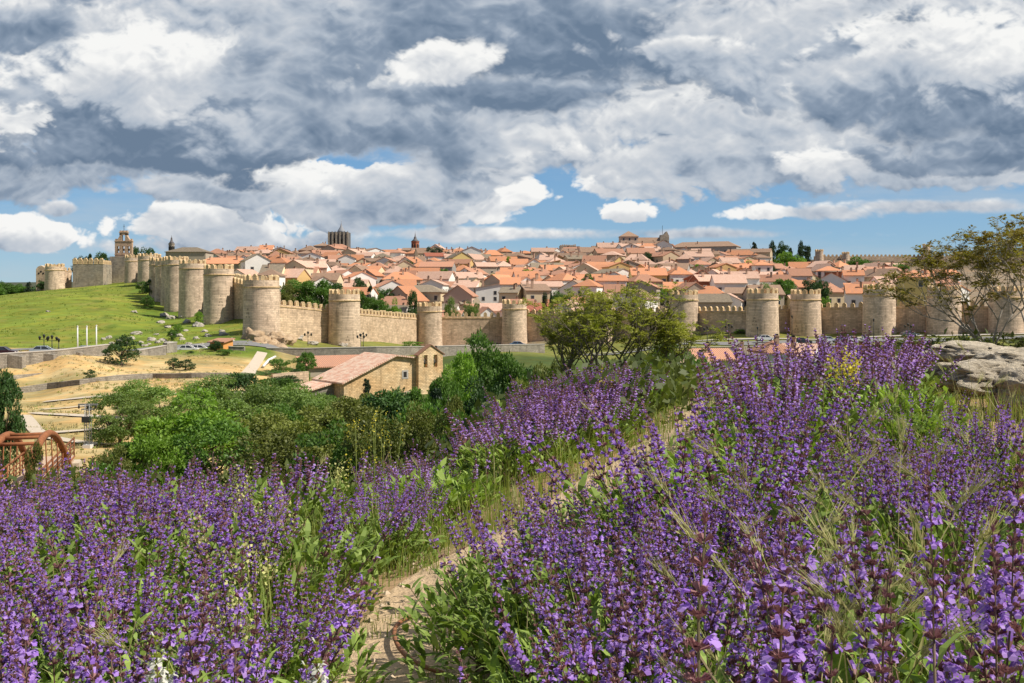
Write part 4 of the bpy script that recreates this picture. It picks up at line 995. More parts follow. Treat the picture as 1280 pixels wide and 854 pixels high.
# valley trees, from the photograph
for a in [
 (2, 62, 470, 44, 'dark', 'dark bushy tree cut by the frame edge above the rusty arched bridge'),
 (42, 34, 556, 26, 'olive', 'slim leafy young tree standing in front of the arched bridge'),
 (82, 30, 585, 50, 'oshrub', 'wispy olive shrub at the near side of the arched bridge'),
 (20, 28, 610, 50, 'oshrub', 'low olive shrub under the arched bridge at the frame edge'),
 (125, 34, 582, 60, 'shrub', 'green shrub between the arched bridge and the sage field'),
 (150, 78, 492, 74, 'willow', 'thin airy tree with gaps next to the lattice utility pole'),
 (205, 88, 484, 84, 'willow', 'grey green willow second from the lattice utility pole'),
 (236, 60, 494, 124, 'bright', 'large vivid green tree in front of the willows, above the sage field'),
 (275, 92, 474, 84, 'willow', 'tall willow behind the large vivid green tree'),
 (322, 84, 476, 82, 'willow', 'willow with a domed crown below the curved gravel drive'),
 (302, 104, 470, 60, 'dark', 'small dark tree wedged between two willows'),
 (368, 78, 486, 92, 'willow', 'wide pale willow nearest the chapel'),
 (330, 62, 515, 100, 'olive', 'olive toned tree below the pale willows, over the field edge'),
 (388, 58, 512, 96, 'olive', 'round olive coloured tree whose crown touches the yellow mustard'),
 (432, 68, 498, 96, 'olive', 'broad olive tree in front of the chapel porch'),
 (478, 72, 493, 84, 'dark', 'low dark tree in front of the chapel wall'),
 (350, 74, 505, 60, 'mid', 'mid green tree tucked among the olive ones below the chapel'),
 (175, 60, 545, 60, 'mid', 'mid green bush tree beneath the thin airy tree'),
 (140, 48, 560, 60, 'olive', 'small olive tree by the foot of the lattice pole'),
 (508, 78, 486, 60, 'mid', 'mid green tree beside the dark conifer'),
 (545, 70, 468, 62, 'pine', 'dense dark conifer beside the chapel belfry'),
 (580, 86, 450, 56, 'bright', 'light green upright tree between conifer and the big domed tree'),
 (556, 74, 470, 50, 'mid', 'green tree at the side of the dense dark conifer'),
 (612, 96, 424, 66, 'mid', 'big domed green tree with the highest crown of mid valley'),
 (640, 84, 448, 60, 'mid', 'rounded tree beside the big domed tree, toward the sage bank'),
 (604, 66, 478, 64, 'dark', 'dark tree filling the hollow under the big domed tree'),
 (655, 52, 478, 60, 'olive', 'yellowish tree leaning over the sage bank'),
 (648, 110, 455, 60, 'dark', 'dark tree behind the yellowish leaning tree'),
 (690, 62, 452, 60, 'olive', 'olive tree behind the stems of the reddish trees'),
 (568, 50, 500, 50, 'olive', 'small olive tree at the rim of the sage bank'),
 (170, 100, 478, 60, 'willow', 'pale willow furthest back beside the white meadow paths'),
 (250, 110, 478, 60, 'willow', 'rounded pale willow under the terrace wall'),
 (345, 118, 473, 60, 'mid', 'mid green tree under the gravel drive hedge'),
 (300, 76, 500, 90, 'willow', 'broad willow in the middle of the valley thicket'),
 (400, 92, 490, 60, 'willow', 'pale willow just before the chapel annex'),
 (420, 100, 494, 44, 'mid', 'low green tree before the dark eave of the chapel'),
 (452, 96, 494, 50, 'olive', 'olive thicket tree under the chapel wall'),
 (265, 54, 528, 90, 'shrub', 'dense green shrub at the foot of the large vivid tree'),
 (345, 50, 540, 100, 'oshrub', 'olive shrub filling the slope over the field edge'),
 (415, 46, 532, 90, 'shrub', 'green shrub on the slope under the mustard flowers'),
 (470, 44, 522, 80, 'oshrub', 'olive shrub under the low dark tree'),
 (198, 52, 545, 60, 'bshrub', 'bright shrub under the thin airy tree'),
 (530, 56, 500, 70, 'shrub', 'green shrub at the base of the dense conifer'),
 (600, 46, 500, 60, 'shrub', 'green shrub over the crest of the sage bank'),
 (640, 40, 500, 60, 'oshrub', 'olive shrub over the crest under the leaning tree'),
 (700, 40, 470, 60, 'oshrub', 'olive shrub between the stems of the reddish trees'),
 (560, 88, 462, 50, 'bright', 'light green tree behind the dense conifer'),
 (520, 52, 506, 56, 'olive', 'low olive tree over the yellow mustard flowers'),
 (840, 90, 428, 70, 'willow', 'hanging willow behind the reddish trees, close to a round tower'),
 (800, 80, 450, 60, 'mid', 'green tree hidden low behind the reddish trees'),
 (876, 34, 444, 34, 'mid', 'small round leaved tree next to the cream houses below the road'),
 (900, 36, 462, 40, 'olive', 'yellow olive bush between the small tree and the sage mass'),
 (1195, 46, 432, 120, 'dshrub', 'long dark shrub behind the pale rock'),
 (1120, 60, 440, 70, 'shrub', 'dark rounded shrub between sage mass and pale rock')]:
    tree(*a[:5], a[5], group=None)
for a in [
 (411, 150, 473, 34, 'bshrub', 'round bright shrub against the low stone annex of the chapel'),
 (381, 172, 440, 26, 'mid', 'small tree in the walled garden at the chapel roof corner'),
 (368, 168, 462, 24, 'dshrub', 'low dark shrub in the walled garden'),
 (350, 175, 448, 26, 'shrub', 'leafy hedge in the walled garden beside the white barrier'),
 (458, 140, 468, 18, 'pine', 'little conifer standing before the chapel wall'),
 (238, 192, 439, 9, 'dshrub', 'tiny shrub in front of the white parked cars'),
 (270, 196, 426, 14, 'dark', 'small tree in front of the orange brick hut'),
 (281, 190, 436, 18, 'shrub', 'low green bush beside the orange brick hut'),
 (178, 372, 352, 14, 'shrub', 'green bush clinging to the slope near the hilltop towers'),
 (187, 360, 351, 14, 'dshrub', 'dark bush hugging the slender half-hidden tower'),
 (184, 330, 370, 16, 'shrub', 'low bush on the slope below the slender tower'),
 (52, 438, 351, 12, 'dark', 'dark tree beside the lone far tower'),
 (36, 520, 350, 12, 'pine', 'lone pointed conifer at the skyline beyond the hill'),
 (249, 262, 390, 10, 'bshrub', 'bright bush in the boulders under the broad hill tower'),
 (222, 235, 405, 12, 'bshrub', 'yellow green bush among the boulders of the slope'),
 (216, 222, 412, 12, 'shrub', 'green bush lowest among the boulders of the slope'),
 (594, 252, 420, 26, 'shrub', 'low spreading bush against the long level wall'),
 (515, 245, 427, 26, 'bshrub', 'feathery bush behind the chapel gable'),
 (330, 168, 466, 60, 'shrub', 'clipped hedge beside the gravel drive'),
 (300, 150, 473, 50, 'shrub', 'hedge between the dry meadow and the willows'),
 (360, 160, 470, 40, 'dshrub', 'dark hedge before the garden wall'),
 (885, 170, 446, 20, 'mid', 'small green tree in the yard of the cream houses'),
 (925, 262, 412, 16, 'bshrub', 'low plant on the verge under the gate tower'),
 (868, 262, 414, 18, 'oshrub', 'scrubby plant on the verge below a round tower')]:
    tree(*a[:5], a[5])
for px, brow, top, w, kind, lab in [(152, 457, 421, 40, 'dshrub', 'large dark round shrub leaning over the end of the retaining wall'), (112, 474, 462, 14, 'dshrub', 'single small shrub on the dry meadow under the retaining wall'), (217, 462, 448, 17, 'dshrub', 'smaller of two neighbouring shrubs on the dry meadow'), (232, 463, 450, 22, 'dshrub', 'larger of two neighbouring shrubs on the dry meadow')]:
    g_ = ground_at(px, brow, 70); tree(px, g_.y, top, w, kind, lab)
# trees inside and beyond the wall
for a in [
 (375, 285, 352, 44, 'mid', 'rounded tree in the grove behind the sloping wall, nearest the rock tower'),
 (398, 280, 350, 44, 'mid', 'middle tree of the grove behind the sloping wall'),
 (357, 278, 354, 30, 'olive', 'greyish tree at the end of the grove behind the sloping wall'),
 (418, 284, 356, 32, 'dark', 'darkest tree of the grove, touching the crenellated tower'),
 (463, 320, 352, 22, 'pine', 'tall dark cedar just inside the wall behind the crenellated tower'),
 (452, 300, 364, 26, 'mid', 'low green tree between crenellated tower and the cedar'),
 (474, 305, 370, 24, 'mid', 'low green tree beside the grey stone gabled house'),
 (493, 300, 376, 16, 'bright', 'bright green bush inside the wall below the stone gable'),
 (516, 315, 366, 12, 'dark', 'thin dark tree between two gabled houses'),
 (564, 310, 376, 20, 'willow', 'silvery shrub behind the battlements near the small weathered tower'),
 (590, 310, 376, 24, 'willow', 'second silvery shrub behind the long level wall'),
 (681, 315, 362, 7.5, 'cypress', 'taller of two slim dark cypresses inside the wall'),
 (689, 316, 367, 6.5, 'cypress', 'shorter of two slim dark cypresses inside the wall'),
 (508, 480, 325, 20, 'olive', 'bushy tree below the orange and yellow apartment block'),
 (536, 560, 308, 14, 'umbrella', 'dark pine with a dense crown next to the brick belfry'),
 (548, 560, 309, 20, 'umbrella', 'spreading dark pine on the skyline beside the brick belfry'),
 (557, 565, 313, 14, 'umbrella', 'lower dark pine of the skyline group by the belfry'),
 (784, 340, 361, 18, 'bright', 'bright green tree before the yellow balconied house'),
 (830, 350, 362, 16, 'bshrub', 'vivid shrub at the corner of the yellow balconied house'),
 (890, 380, 357, 14, 'mid', 'first of two green trees before the long pink house'),
 (912, 378, 358, 20, 'mid', 'second of two green trees before the long pink house'),
 (962, 318, 358, 22, 'mid', 'green tree behind the gate tower battlements'),
 (976, 330, 349, 34, 'mid', 'broad green tree rising between the two gate towers'),
 (958, 340, 353, 26, 'willow', 'soft green tree behind the first gate tower'),
 (1010, 325, 352, 22, 'dark', 'dark full tree above the second gate tower'),
 (1026, 318, 350, 22, 'dark', 'darkest tree beside the second gate tower'),
 (1042, 330, 365, 16, 'mid', 'green tree near the small orange roofed sheds'),
 (1032, 305, 372, 12, 'bshrub', 'bright bush showing over the battlements'),
 (943, 600, 298, 17, 'pine', 'tallest dark conifer of the skyline group above the orange roofs'),
 (954, 606, 307, 14, 'pine', 'second dark conifer of the skyline group'),
 (965, 600, 303, 12, 'cypress', 'narrow dark conifer in the skyline group'),
 (977, 606, 304, 16, 'dark', 'rounded dark tree in the skyline group'),
 (988, 606, 306, 14, 'pine', 'pointed conifer in the skyline group next to the twin cypresses'),
 (1001, 600, 303, 11, 'cypress', 'first of twin dark cypresses at the end of the skyline group'),
 (1009, 602, 304, 12, 'cypress', 'second of twin dark cypresses at the end of the skyline group'),
 (984, 540, 317, 26, 'bright', 'light green domed tree below the skyline conifers'),
 (1003, 520, 325, 26, 'bright', 'light green tree above the clean white two storey house'),
 (996, 560, 320, 20, 'mid', 'mid green tree between the light green domed ones'),
 (1070, 520, 323, 36, 'mid', 'green tree at the foot of the dark hillside'),
 (1050, 500, 330, 22, 'mid', 'small green tree before the dark hillside'),
 (1092, 430, 338, 30, 'dark', 'dark tree behind the red brick block'),
 (1120, 430, 330, 40, 'mid', 'green tree seen behind the twigs of the spreading tree'),
 (1085, 540, 328, 20, 'dark', 'dark tree on the lower hillside'),
 (102, 480, 317, 22, 'umbrella', 'flat topped dark pine rising behind the grey keep'),
 (113, 482, 312, 20, 'pine', 'pointed dark pine rising behind the grey keep'),
 (127, 482, 318, 18, 'dark', 'dark tree between the grey keep and bell gable'),
 (139, 484, 319, 14, 'umbrella', 'small dark pine touching the bell gable'),
 (170, 480, 311, 12, 'dark', 'dark tree top just past the bell gable'),
 (186, 480, 312, 22, 'dark', 'dark trees showing above the top wall'),
 (706, 700, 309, 12, 'dark', 'dark tree beside the ruined square block'),
 (728, 700, 311, 12, 'dark', 'dark tree on the skyline between ruin and church'),
 (738, 700, 312, 14, 'umbrella', 'low dark tree on the skyline nearer the church'),
 (766, 700, 305, 8, 'dark', 'tree top peeping out beside the sandstone church'),
 (838, 690, 312, 6, 'cypress', 'tiny pointed cypress past the sandstone church'),
 (6, 700, 353, 22, 'mid', 'round green tree on the far horizon at the frame edge'),
 (20, 690, 356, 20, 'mid', 'second round tree on the far horizon'),
 (32, 600, 358, 18, 'mid', 'low tree at the hill shoulder by the lone conifer'),
 (-10, 680, 352, 24, 'mid', 'outermost round tree on the far horizon')]:
    tree(*a[:5], a[5])
tk = ['round green tree','dark leafy tree','pointed dark tree','light green tree','spreading tree']
for i in range(34):
    px = 345 + i*22 + trnd.uniform(-9, 9); Y = trnd.choice((345, 380, 420, 470, 520, 570)) + trnd.uniform(-8, 8)
    row = HZ - F*height((px-640)/F*Y, Y)/Y
    kd = trnd.randrange(5); hh = trnd.uniform(6.5, 9.5)
    tree(px, Y, row - hh*F/Y, trnd.uniform(5, 8)*F/Y*(.5 if kd == 2 else 1), ('mid','dark','cypress','bright','dark')[kd], tk[kd] + ' between house roofs ' + next(t for a, t in LM if px < a), group='trees between the houses: ' + tk[kd] + ' ' + next(t for a, t in LM if px < a))
# far wood behind the hill: one mass
mb_V = []
rs = np.random.RandomState(9)
for k in range(60):
    px = rs.uniform(-60, 42); Y = rs.uniform(720, 1100); p = at(px, Y); n = 150
    d = unit(rs.normal(size=(n,3))); P = np.array([p.x, p.y, p.z+3]) + d*np.array([5,5,4])*rs.uniform(.7,1.1)
    mb_V.append(leaf_cards(P, rs.normal(size=(n,3)), 1.6, rs, .7, d))
tag(inst('far_wood', quads('far_wood', np.concatenate(mb_V), L_dark)), kind='stuff')

# ------------------------------------------------------------------ two kinds of bare-stemmed trees with compound leaves
L_red1 = leafmat('leaf_reddish_green', (0.20,0.13,0.025), (0.27,0.25,0.04), trans=.35, obvar=.1, scale=1.2)
L_red2 = leafmat('leaf_yellow_olive', (0.20,0.23,0.02), (0.34,0.33,0.05), trans=.35, obvar=.1, scale=1.2)
M_pale = simple('pale_bark', (0.34,0.30,0.25), .85, var=.3, scale=14)
def sumac(name, label, px, Y, H, spread, lean, seed, leafm, base=None, stems=5, levels=4, stem0=.36, frond=.30, nleaf=7, pale=M_pale, dens=1.0, sub=None):
    p = at(px, Y)
    if base is not None: p = Vector(((px-640)/F*Y, Y, (HZ-base)/F*Y))
    t = thing(name, label, 'tree', p)
    r = random.Random(seed); rs = np.random.RandomState(seed)
    mb = MB(); tips = []
    def grow(a, d, L, rad, lv):
        n = 4; pts = [a]; dd = d.copy()
        for i in range(n):
            dd = (dd + Vector((r.uniform(-.16,.16), r.uniform(-.16,.16), r.uniform(-.03,.13)))).normalized()
            pts.append(pts[-1] + dd*(L/n))
        mb.tube(pts, [rad*(1-.38*i/n) for i in range(n+1)], 6 if lv > 2 else 4)
        if lv == 0: tips.append((pts[-1], dd)); return
        if lv <= 3 and r.random() < .6: tips.append((pts[2], (dd+Vector((r.uniform(-.8,.8), r.uniform(-.8,.8), .2))).normalized()))
        k = 3 if r.random() < .55 else 2
        for j in range(k):
            ax = Vector((r.uniform(-1,1), r.uniform(-1,1), r.uniform(-.25,.45))).normalized()
            nd = (dd*.85 + ax*(.62 if lv < levels else .75)).normalized()
            st = pts[-1] if j < 2 else pts[-2]
            grow(st, nd, L*r.uniform(.62,.82), rad*.6, lv-1)
    for s_ in range(stems):
        a = 2*math.pi*s_/stems + r.uniform(-.4,.4)
        d = Vector((math.cos(a)*spread + lean[0], math.sin(a)*spread*.7 + lean[1], 1.0)).normalized()
        grow(Vector((r.uniform(-.12,.12), r.uniform(-.12,.12), -.1)), d, H*stem0*r.uniform(.85,1.1), H*.0095*r.uniform(.8,1.3), levels)
    zs = max(tp[0].z for tp in tips); k_ = (H-.12)/zs
    for i, v in enumerate(mb.v): mb.v[i] = (v[0]*k_, v[1]*k_, v[2]*k_)
    mb.build('trunk', pale, t)
    V = []
    for tp, td in tips:
        if r.random() > dens: continue
        tp = tp*k_
        m = nleaf
        for f in range(m):
            az = r.uniform(0, 6.28); up = r.uniform(-.25,.9)
            d = (Vector((math.cos(az), math.sin(az), up)) + td*.5).normalized(); L = frond*r.uniform(.6,1.15)
            q0 = tp - td*r.uniform(0,.12)
            npair = 6
            D3 = np.array(d); side = unit(np.cross(D3, np.array([0,0,1.0])+.3*rs.normal(size=3))); 
            s1 = np.linspace(.22,1,npair)
            base_ = np.array(q0) + D3*(s1*L)[:,None] - np.array([0,0,1.0])*((s1**2)*L*.28)[:,None]
            for sg in (-1,1):
                dirs = side*sg*.9 + D3*.45 + rs.normal(size=(npair,3))*.12 - np.array([0,0,.25])
                V.append(leaf_cards(base_, dirs, L*.36, rs, .42, np.tile(np.array([0,0,1.0]), (npair,1))))
    inst('crown', quads('crown', np.concatenate(V), leafm), t)
    return t
# spreading tree at the side, stems fanning toward the town
sumac('sumac_tree', 'spreading reddish leaved tree with pale bare stems behind the pale rock', 1236, 19, 2.45, .85, (-.42, .0), 21, L_red1, base=436, stems=7, levels=4, frond=.19, nleaf=5, dens=.58)
sumac('sumac_tree', 'taller sparse reddish tree whose twigs reach highest into the sky', 1300, 17.5, 2.55, .5, (-.12, 0), 33, L_red1, base=440, stems=4, levels=4, frond=.19, nleaf=5, dens=.55)
M_dkbark = simple('grey_brown_bark', (0.17,0.14,0.11), .9, var=.3, scale=14)
for a in [(704, 31, 2.4, 8, 'olive leaved multi-stem tree, first of the row in mid valley'), (744, 29, 2.45, 14, 'reddish topped tree in the row before the town wall'), (790, 30, 2.7, 27, 'fullest and tallest tree of the row before the town wall'), (828, 31, 1.9, 35, 'last smaller tree of the row, beside a round wall tower')]:
    sumac('sumac_tree', a[4], a[0], a[1], a[2]+.8, .27, (0,0), a[3], L_red2, base=492, stems=6, levels=4, stem0=.25, frond=.21, nleaf=5, dens=.66, pale=M_dkbark)
for i, (px, Y, top, w, lab) in enumerate([(1150,21,424,70,'low reddish green sapling bush in front of the spreading tree'),(1215,20,421,70,'low reddish green sapling bush under the bare stems'),(1262,19,418,70,'sapling bush beyond the trunks, near the frame edge'),(1130,24,418,34,'upright leafy sapling at the foot of the wide round tower')]):
    KM.setdefault('rshrub', [(crown_mesh('crown', 70+v, leafmat('leaf_shrub_red%d' % v, (0.07,0.085,0.015), (0.14,0.15,0.025)), 4200, .10, 34, 'shrub'), trunk_mesh('trunk', 70+v, M_bark)) for v in range(3)])
    tree(px, Y, top, w, 'rshrub', lab, name='shrub', base=448)
# ------------------------------------------------------------------ chapel, low houses, walls, cars, posts, bridge, rocks
M_chap = stonemat('chapel_brick', (0.74,0.48,0.24), (0.78,0.60,0.37), .5, .22)
M_chtile = tilemat('chapel_tiles', (0.62,0.32,0.22), (0.74,0.56,0.42), .02)
def chapel():
    # L-shaped: long nave (roof slopes to the viewer's side) with brick facade turned to the right, bell gable at its far end
    Y = 150; s = Y/F; o = Vector(((426-640)*s*1.0, 150, -15.2))
    t = thing('chapel', 'sandstone chapel with mottled pink tiled roof and a twin-arched bell gable', 'chapel', ((492-640)*s, 149, -15.4), R(38))
    W, D, h, XE, XR = 13.2, 8.8, 2.9, -8.2, .4
    def zr(x): return h + (x-XE)*.42 if x < XR+.001 else h + (XR-XE)*.42 - (x-XR)*.14
    mb = MB()
    mb.prism([(XE,-3),(5,-3),(5,zr(5)-.05),(XR,zr(XR)-.05),(XE,zr(XE)-.05)], 0, D); mb.build('nave_walls', M_chap, t)
    r = MB()
    r.slab([(XE-.5,-.5,zr(XE)-.05),(XR,-.5,zr(XR)+.1),(XR,D+.4,zr(XR)+.1),(XE-.5,D+.4,zr(XE)-.05)], .22); r.build('nave_roof', M_chtile, t)
    r = MB(); r.slab([(XR,-.5,zr(XR)+.1),(5.3,-.5,zr(5)+.1),(5.3,D+.4,zr(5)+.1),(XR,D+.4,zr(XR)+.1)], .22); r.build('side_roof', M_chtile, t)
    g = MB(); gx0, gx1 = 4.0, 8.4
    H = 7.9; c = (gx0+gx1)/2
    w2 = [(gx0+.9, gx0+1.6), (gx0+2.7, gx0+3.4)]
    y0, y1 = -.9, -.05
    g.box(gx0, gx1, y0, y1, -3, 4.5)
    zt = 6.4
    for a, b2 in [(gx0, w2[0][0]), (w2[0][1], w2[1][0]), (w2[1][1], gx1)]: g.box(a, b2, y0, y1, 4.5, zt)
    g.prism([(gx0,zt),(gx1,zt),(gx1,zt+.1),(c,H),(gx0,zt+.1)], y0, y1)
    g.build('bell_gable', M_chap, t)
    rr = MB()
    for sg in (-1, 1):
        a = [(c, y0-.15, H+.12), (c+sg*(gx1-c+.3), y0-.15, zt+.05), (c+sg*(gx1-c+.3), y1+.15, zt+.05), (c, y1+.15, H+.12)]
        rr.slab(a if sg < 0 else a[::-1], .14)
    rr.build('gable_coping', simple('brown_coping',(.25,.13,.08),.9), t)
    for a, b2 in w2:
        bl = MB(); bl.lathe([(.26,5.0),(.2,5.35),(.13,5.65),(.03,5.75)], 10, ((a+b2)/2, -.5)); bl.build('bell', simple('bell_bronze',(.08,.07,.05),.5), t)
    wn = MB(); wn.box(1.6,2.7,-.06,.05,2.9,4.2,0); wn.box(1.85,2.4,-.08,.02,3.15,3.95,1); wn.build('window', [M_pave, M_dark], t)
    dr = MB(); dr.prism([(1.4,-2),(3.8,-2),(3.8,0.2)]+[(2.6+1.2*math.cos(k),.2+.9*math.sin(k)) for k in (.4,.8,1.2,1.57,1.95,2.35,2.75)]+[(1.4,.2)], -.07, 0.05); dr.build('arched_doorway', simple('blocked_arch',(.5,.4,.28),.9), t)
    an = MB(); an.prism([(XE-4,-3),(XE-.02,-3),(XE-.02,2.6),(XE-4,1.7)], 3.0, 8.6); an.build('annex_walls', M_rubble, t)
    ar = MB(); ar.slab([(XE-4.4,2.6,1.75),(XE-.02,2.6,2.75),(XE-.02,8.8,2.75),(XE-4.4,8.8,1.75)], .2); ar.build('annex_roof', M_chtile, t)
chapel()
house(at(418,186)+Vector((0,0,.9)), R(25), 12, 7, 1.0, 1.5, 'shed', 'stone', 'terracotta', 'long low stone barn with a reddish roof just behind the chapel', None, (0,0), 'stone_barn', 0, False, 'barn')
# low houses below the road
def lowhouse(px, Y, wpx, top, base, d, rise, kind, wc, rc, lab, rz=0, **k):
    s = Y/F; zb = (HZ-base)*s
    return house(((px-640)*s, Y, zb), R(rz), wpx*s, d, max(2,(base-top)*s-rise), rise, kind, wc, rc, lab, **k)
lowhouse(862, 150, 44, 452, 476, 8, 1.0, 'gable', 'cream', 'faded pink', 'cream low house with a small window below the road', wins=(2,1), name='low_house')
lowhouse(885, 165, 50, 437, 465, 8, 1.4, 'gable', 'cream', 'terracotta', 'cream low house with a pinkish roof right under the road wall', wins=(1,1), name='low_house', rz=10)
lowhouse(928, 168, 52, 433, 462, 9, 1.8, 'hip', 'grey', 'grey brown', 'low shed with a wide grey brown roof and a green door', wins=(1,0), name='low_house', door=True, rz=-8)
lowhouse(966, 160, 36, 427, 456, 8, 1.6, 'hip', 'white', 'terracotta', 'white cube house with a pyramid tile roof near the gate', wins=(2,1), name='low_house', rz=6)
lowhouse(1000, 165, 40, 432, 458, 8, 1.6, 'gable', 'white', 'faded pink', 'low house with a faded pink roof behind the tallest sage', wins=(1,1), name='low_house', rz=-25)
lowhouse(277, 200, 18, 428, 440, 4, .5, 'shed', 'orange', 'terracotta', 'tiny orange brick hut below the boulder slope', wins=(0,0), chim=0, side=False, name='brick_hut', cat='hut', rz=-12)

def stone_wall(label, pts, h, th=.5, mat=M_rubble, name='stone_wall', cap=False, kids=None):
    """pts: world points at the wall foot; top follows the foot"""
    o = Vector(pts[0]); t = thing(name, label, 'wall', o); mb = MB(); P = []
    for a, c in zip(pts[:-1], pts[1:]):
        k = max(1, int((Vector(c)-Vector(a)).length/3))
        for i in range(k): P.append(Vector(a).lerp(Vector(c), i/k))
    P.append(Vector(pts[-1]))
    rr = random.Random(len(P)); hh = [h*(1+rr.uniform(-.06,.06)) for _ in P] if not cap else [h]*len(P)
    vs = []; fs = []
    for i, p in enumerate(P):
        d = P[min(i+1,len(P)-1)]-P[max(i-1,0)]; d.z = 0; d.normalize(); n = Vector((-d.y,d.x,0))*th/2
        q0 = p-o
        vs += [q0-n+Vector((0,0,-1.2)), q0+n+Vector((0,0,-1.2)), q0+n+Vector((0,0,hh[i])), q0-n+Vector((0,0,hh[i]))]
    for i in range(len(P)-1):
        a = i*4; b2 = a+4
        fs += [(a,b2,b2+3,a+3),(a+3,b2+3,b2+2,a+2),(a+2,b2+2,b2+1,a+1)]
    fs += [(0,3,2,1),(len(P)*4-4,len(P)*4-3,len(P)*4-2,len(P)*4-1)]
    mb.add(vs, fs); mb.build('masonry', mat, t)
    if cap:
        cb = MB(); vs = []; fs = []
        for i, p in enumerate(P):
            d = P[min(i+1,len(P)-1)]-P[max(i-1,0)]; d.z = 0; d.normalize(); n = Vector((-d.y,d.x,0))*(th/2+.08); q0 = p-o
            vs += [q0-n+Vector((0,0,h+.003)), q0+n+Vector((0,0,h+.003)), q0+n+Vector((0,0,h+.14)), q0-n+Vector((0,0,h+.14))]
        for i in range(len(P)-1):
            a = i*4; b2 = a+4; fs += [(a,b2,b2+3,a+3),(a+3,b2+3,b2+2,a+2),(a+2,b2+2,b2+1,a+1),(a+1,b2+1,b2,a)]
        cb.add(vs, fs); cb.build('coping', M_pave, t)
    return t
def wp(px, Y, row): return Vector(((px-640)/F*Y, Y, (HZ-row)/F*Y))
rw = stone_wall('long grey retaining wall with buttresses under the road and flagpoles', [wp(-60,148,474), wp(0,153,470), wp(70,160,464.5), wp(135,171,455.5)], 3.35, .9, cap=True, name='retaining_wall')
for px, Y, row in [(25,155,466),(64,159.5,463),(97,165,460)]:
    bmb = MB(); p = wp(px, Y, row) - rw.location; bmb.prism([(p.x-1.1,p.z-1.5),(p.x+1.1,p.z-1.5),(p.x+1.1,p.z+2.6),(p.x-1.1,p.z+2.9)], p.y-1.6, p.y-.3); bmb.build('buttress', M_rubble, rw)
fl = stone_wall('low stone footing wall in front of the grey retaining wall', [wp(8,146,475), wp(70,154,469.5), wp(135,165,461)], .55, .5, name='low_wall')
stone_wall('dry stone terrace wall curving across the yellow meadow', [G(18,492,60), G(60,486,60), G(100,481,60), G(150,475.5,60), G(190,473,60), G(240,473,60), G(290,472.5,60)], .75, .6, name='terrace_wall')
stone_wall('stepped stone wall between the big dark shrub and the parked white cars', [wp(172,178,447), wp(190,182,443.5), wp(206,186,440.5)], 1.2, .6, name='low_wall', cap=True)
stone_wall('stone gate wall with a pillar beside the white cars', [wp(206,190,441), wp(219,194,439)], 1.7, .8, name='gate_wall', cap=True)
stone_wall('stone wall beside the brick hut at the head of the gravel drive', [wp(286,198,443), wp(306,198,443.5)], 1.5, .6, name='low_wall', cap=True)
stone_wall('road wall running behind the garden and the chapel', [wp(333,205,441.5), wp(380,206,442), wp(470,210,440), wp(560,222,439)], 1.0, .6, mat=M_rubble, name='road_wall', cap=True)
stone_wall('grey road wall between chapel gable and the green trees', [wp(545,205,449), wp(600,215,447), wp(680,225,445)], 2.6, .6, name='road_wall', cap=True)
stone_wall('brownish road wall above the cream low houses', [wp(820,214,446), wp(900,216,445), wp(1000,217,444), wp(1100,216,443)], 1.9, .6, mat=M_stone, name='road_wall', cap=True)
stone_wall('low garden wall of rough stone beside the hedge', [wp(340,160,478), wp(360,162,476), wp(385,165,474)], 1.3, .5, mat=M_stone, name='garden_wall')
bar = MB(); bar.tube([wp(329,178,458), wp(336,184,450), wp(344,190,446)], .25, 6); o = bar.build('white_barrier', simple('white_paint',(.75,.73,.7),.6)); tag(o, 'short white barrier curving beside the head of the gravel drive', 'barrier')

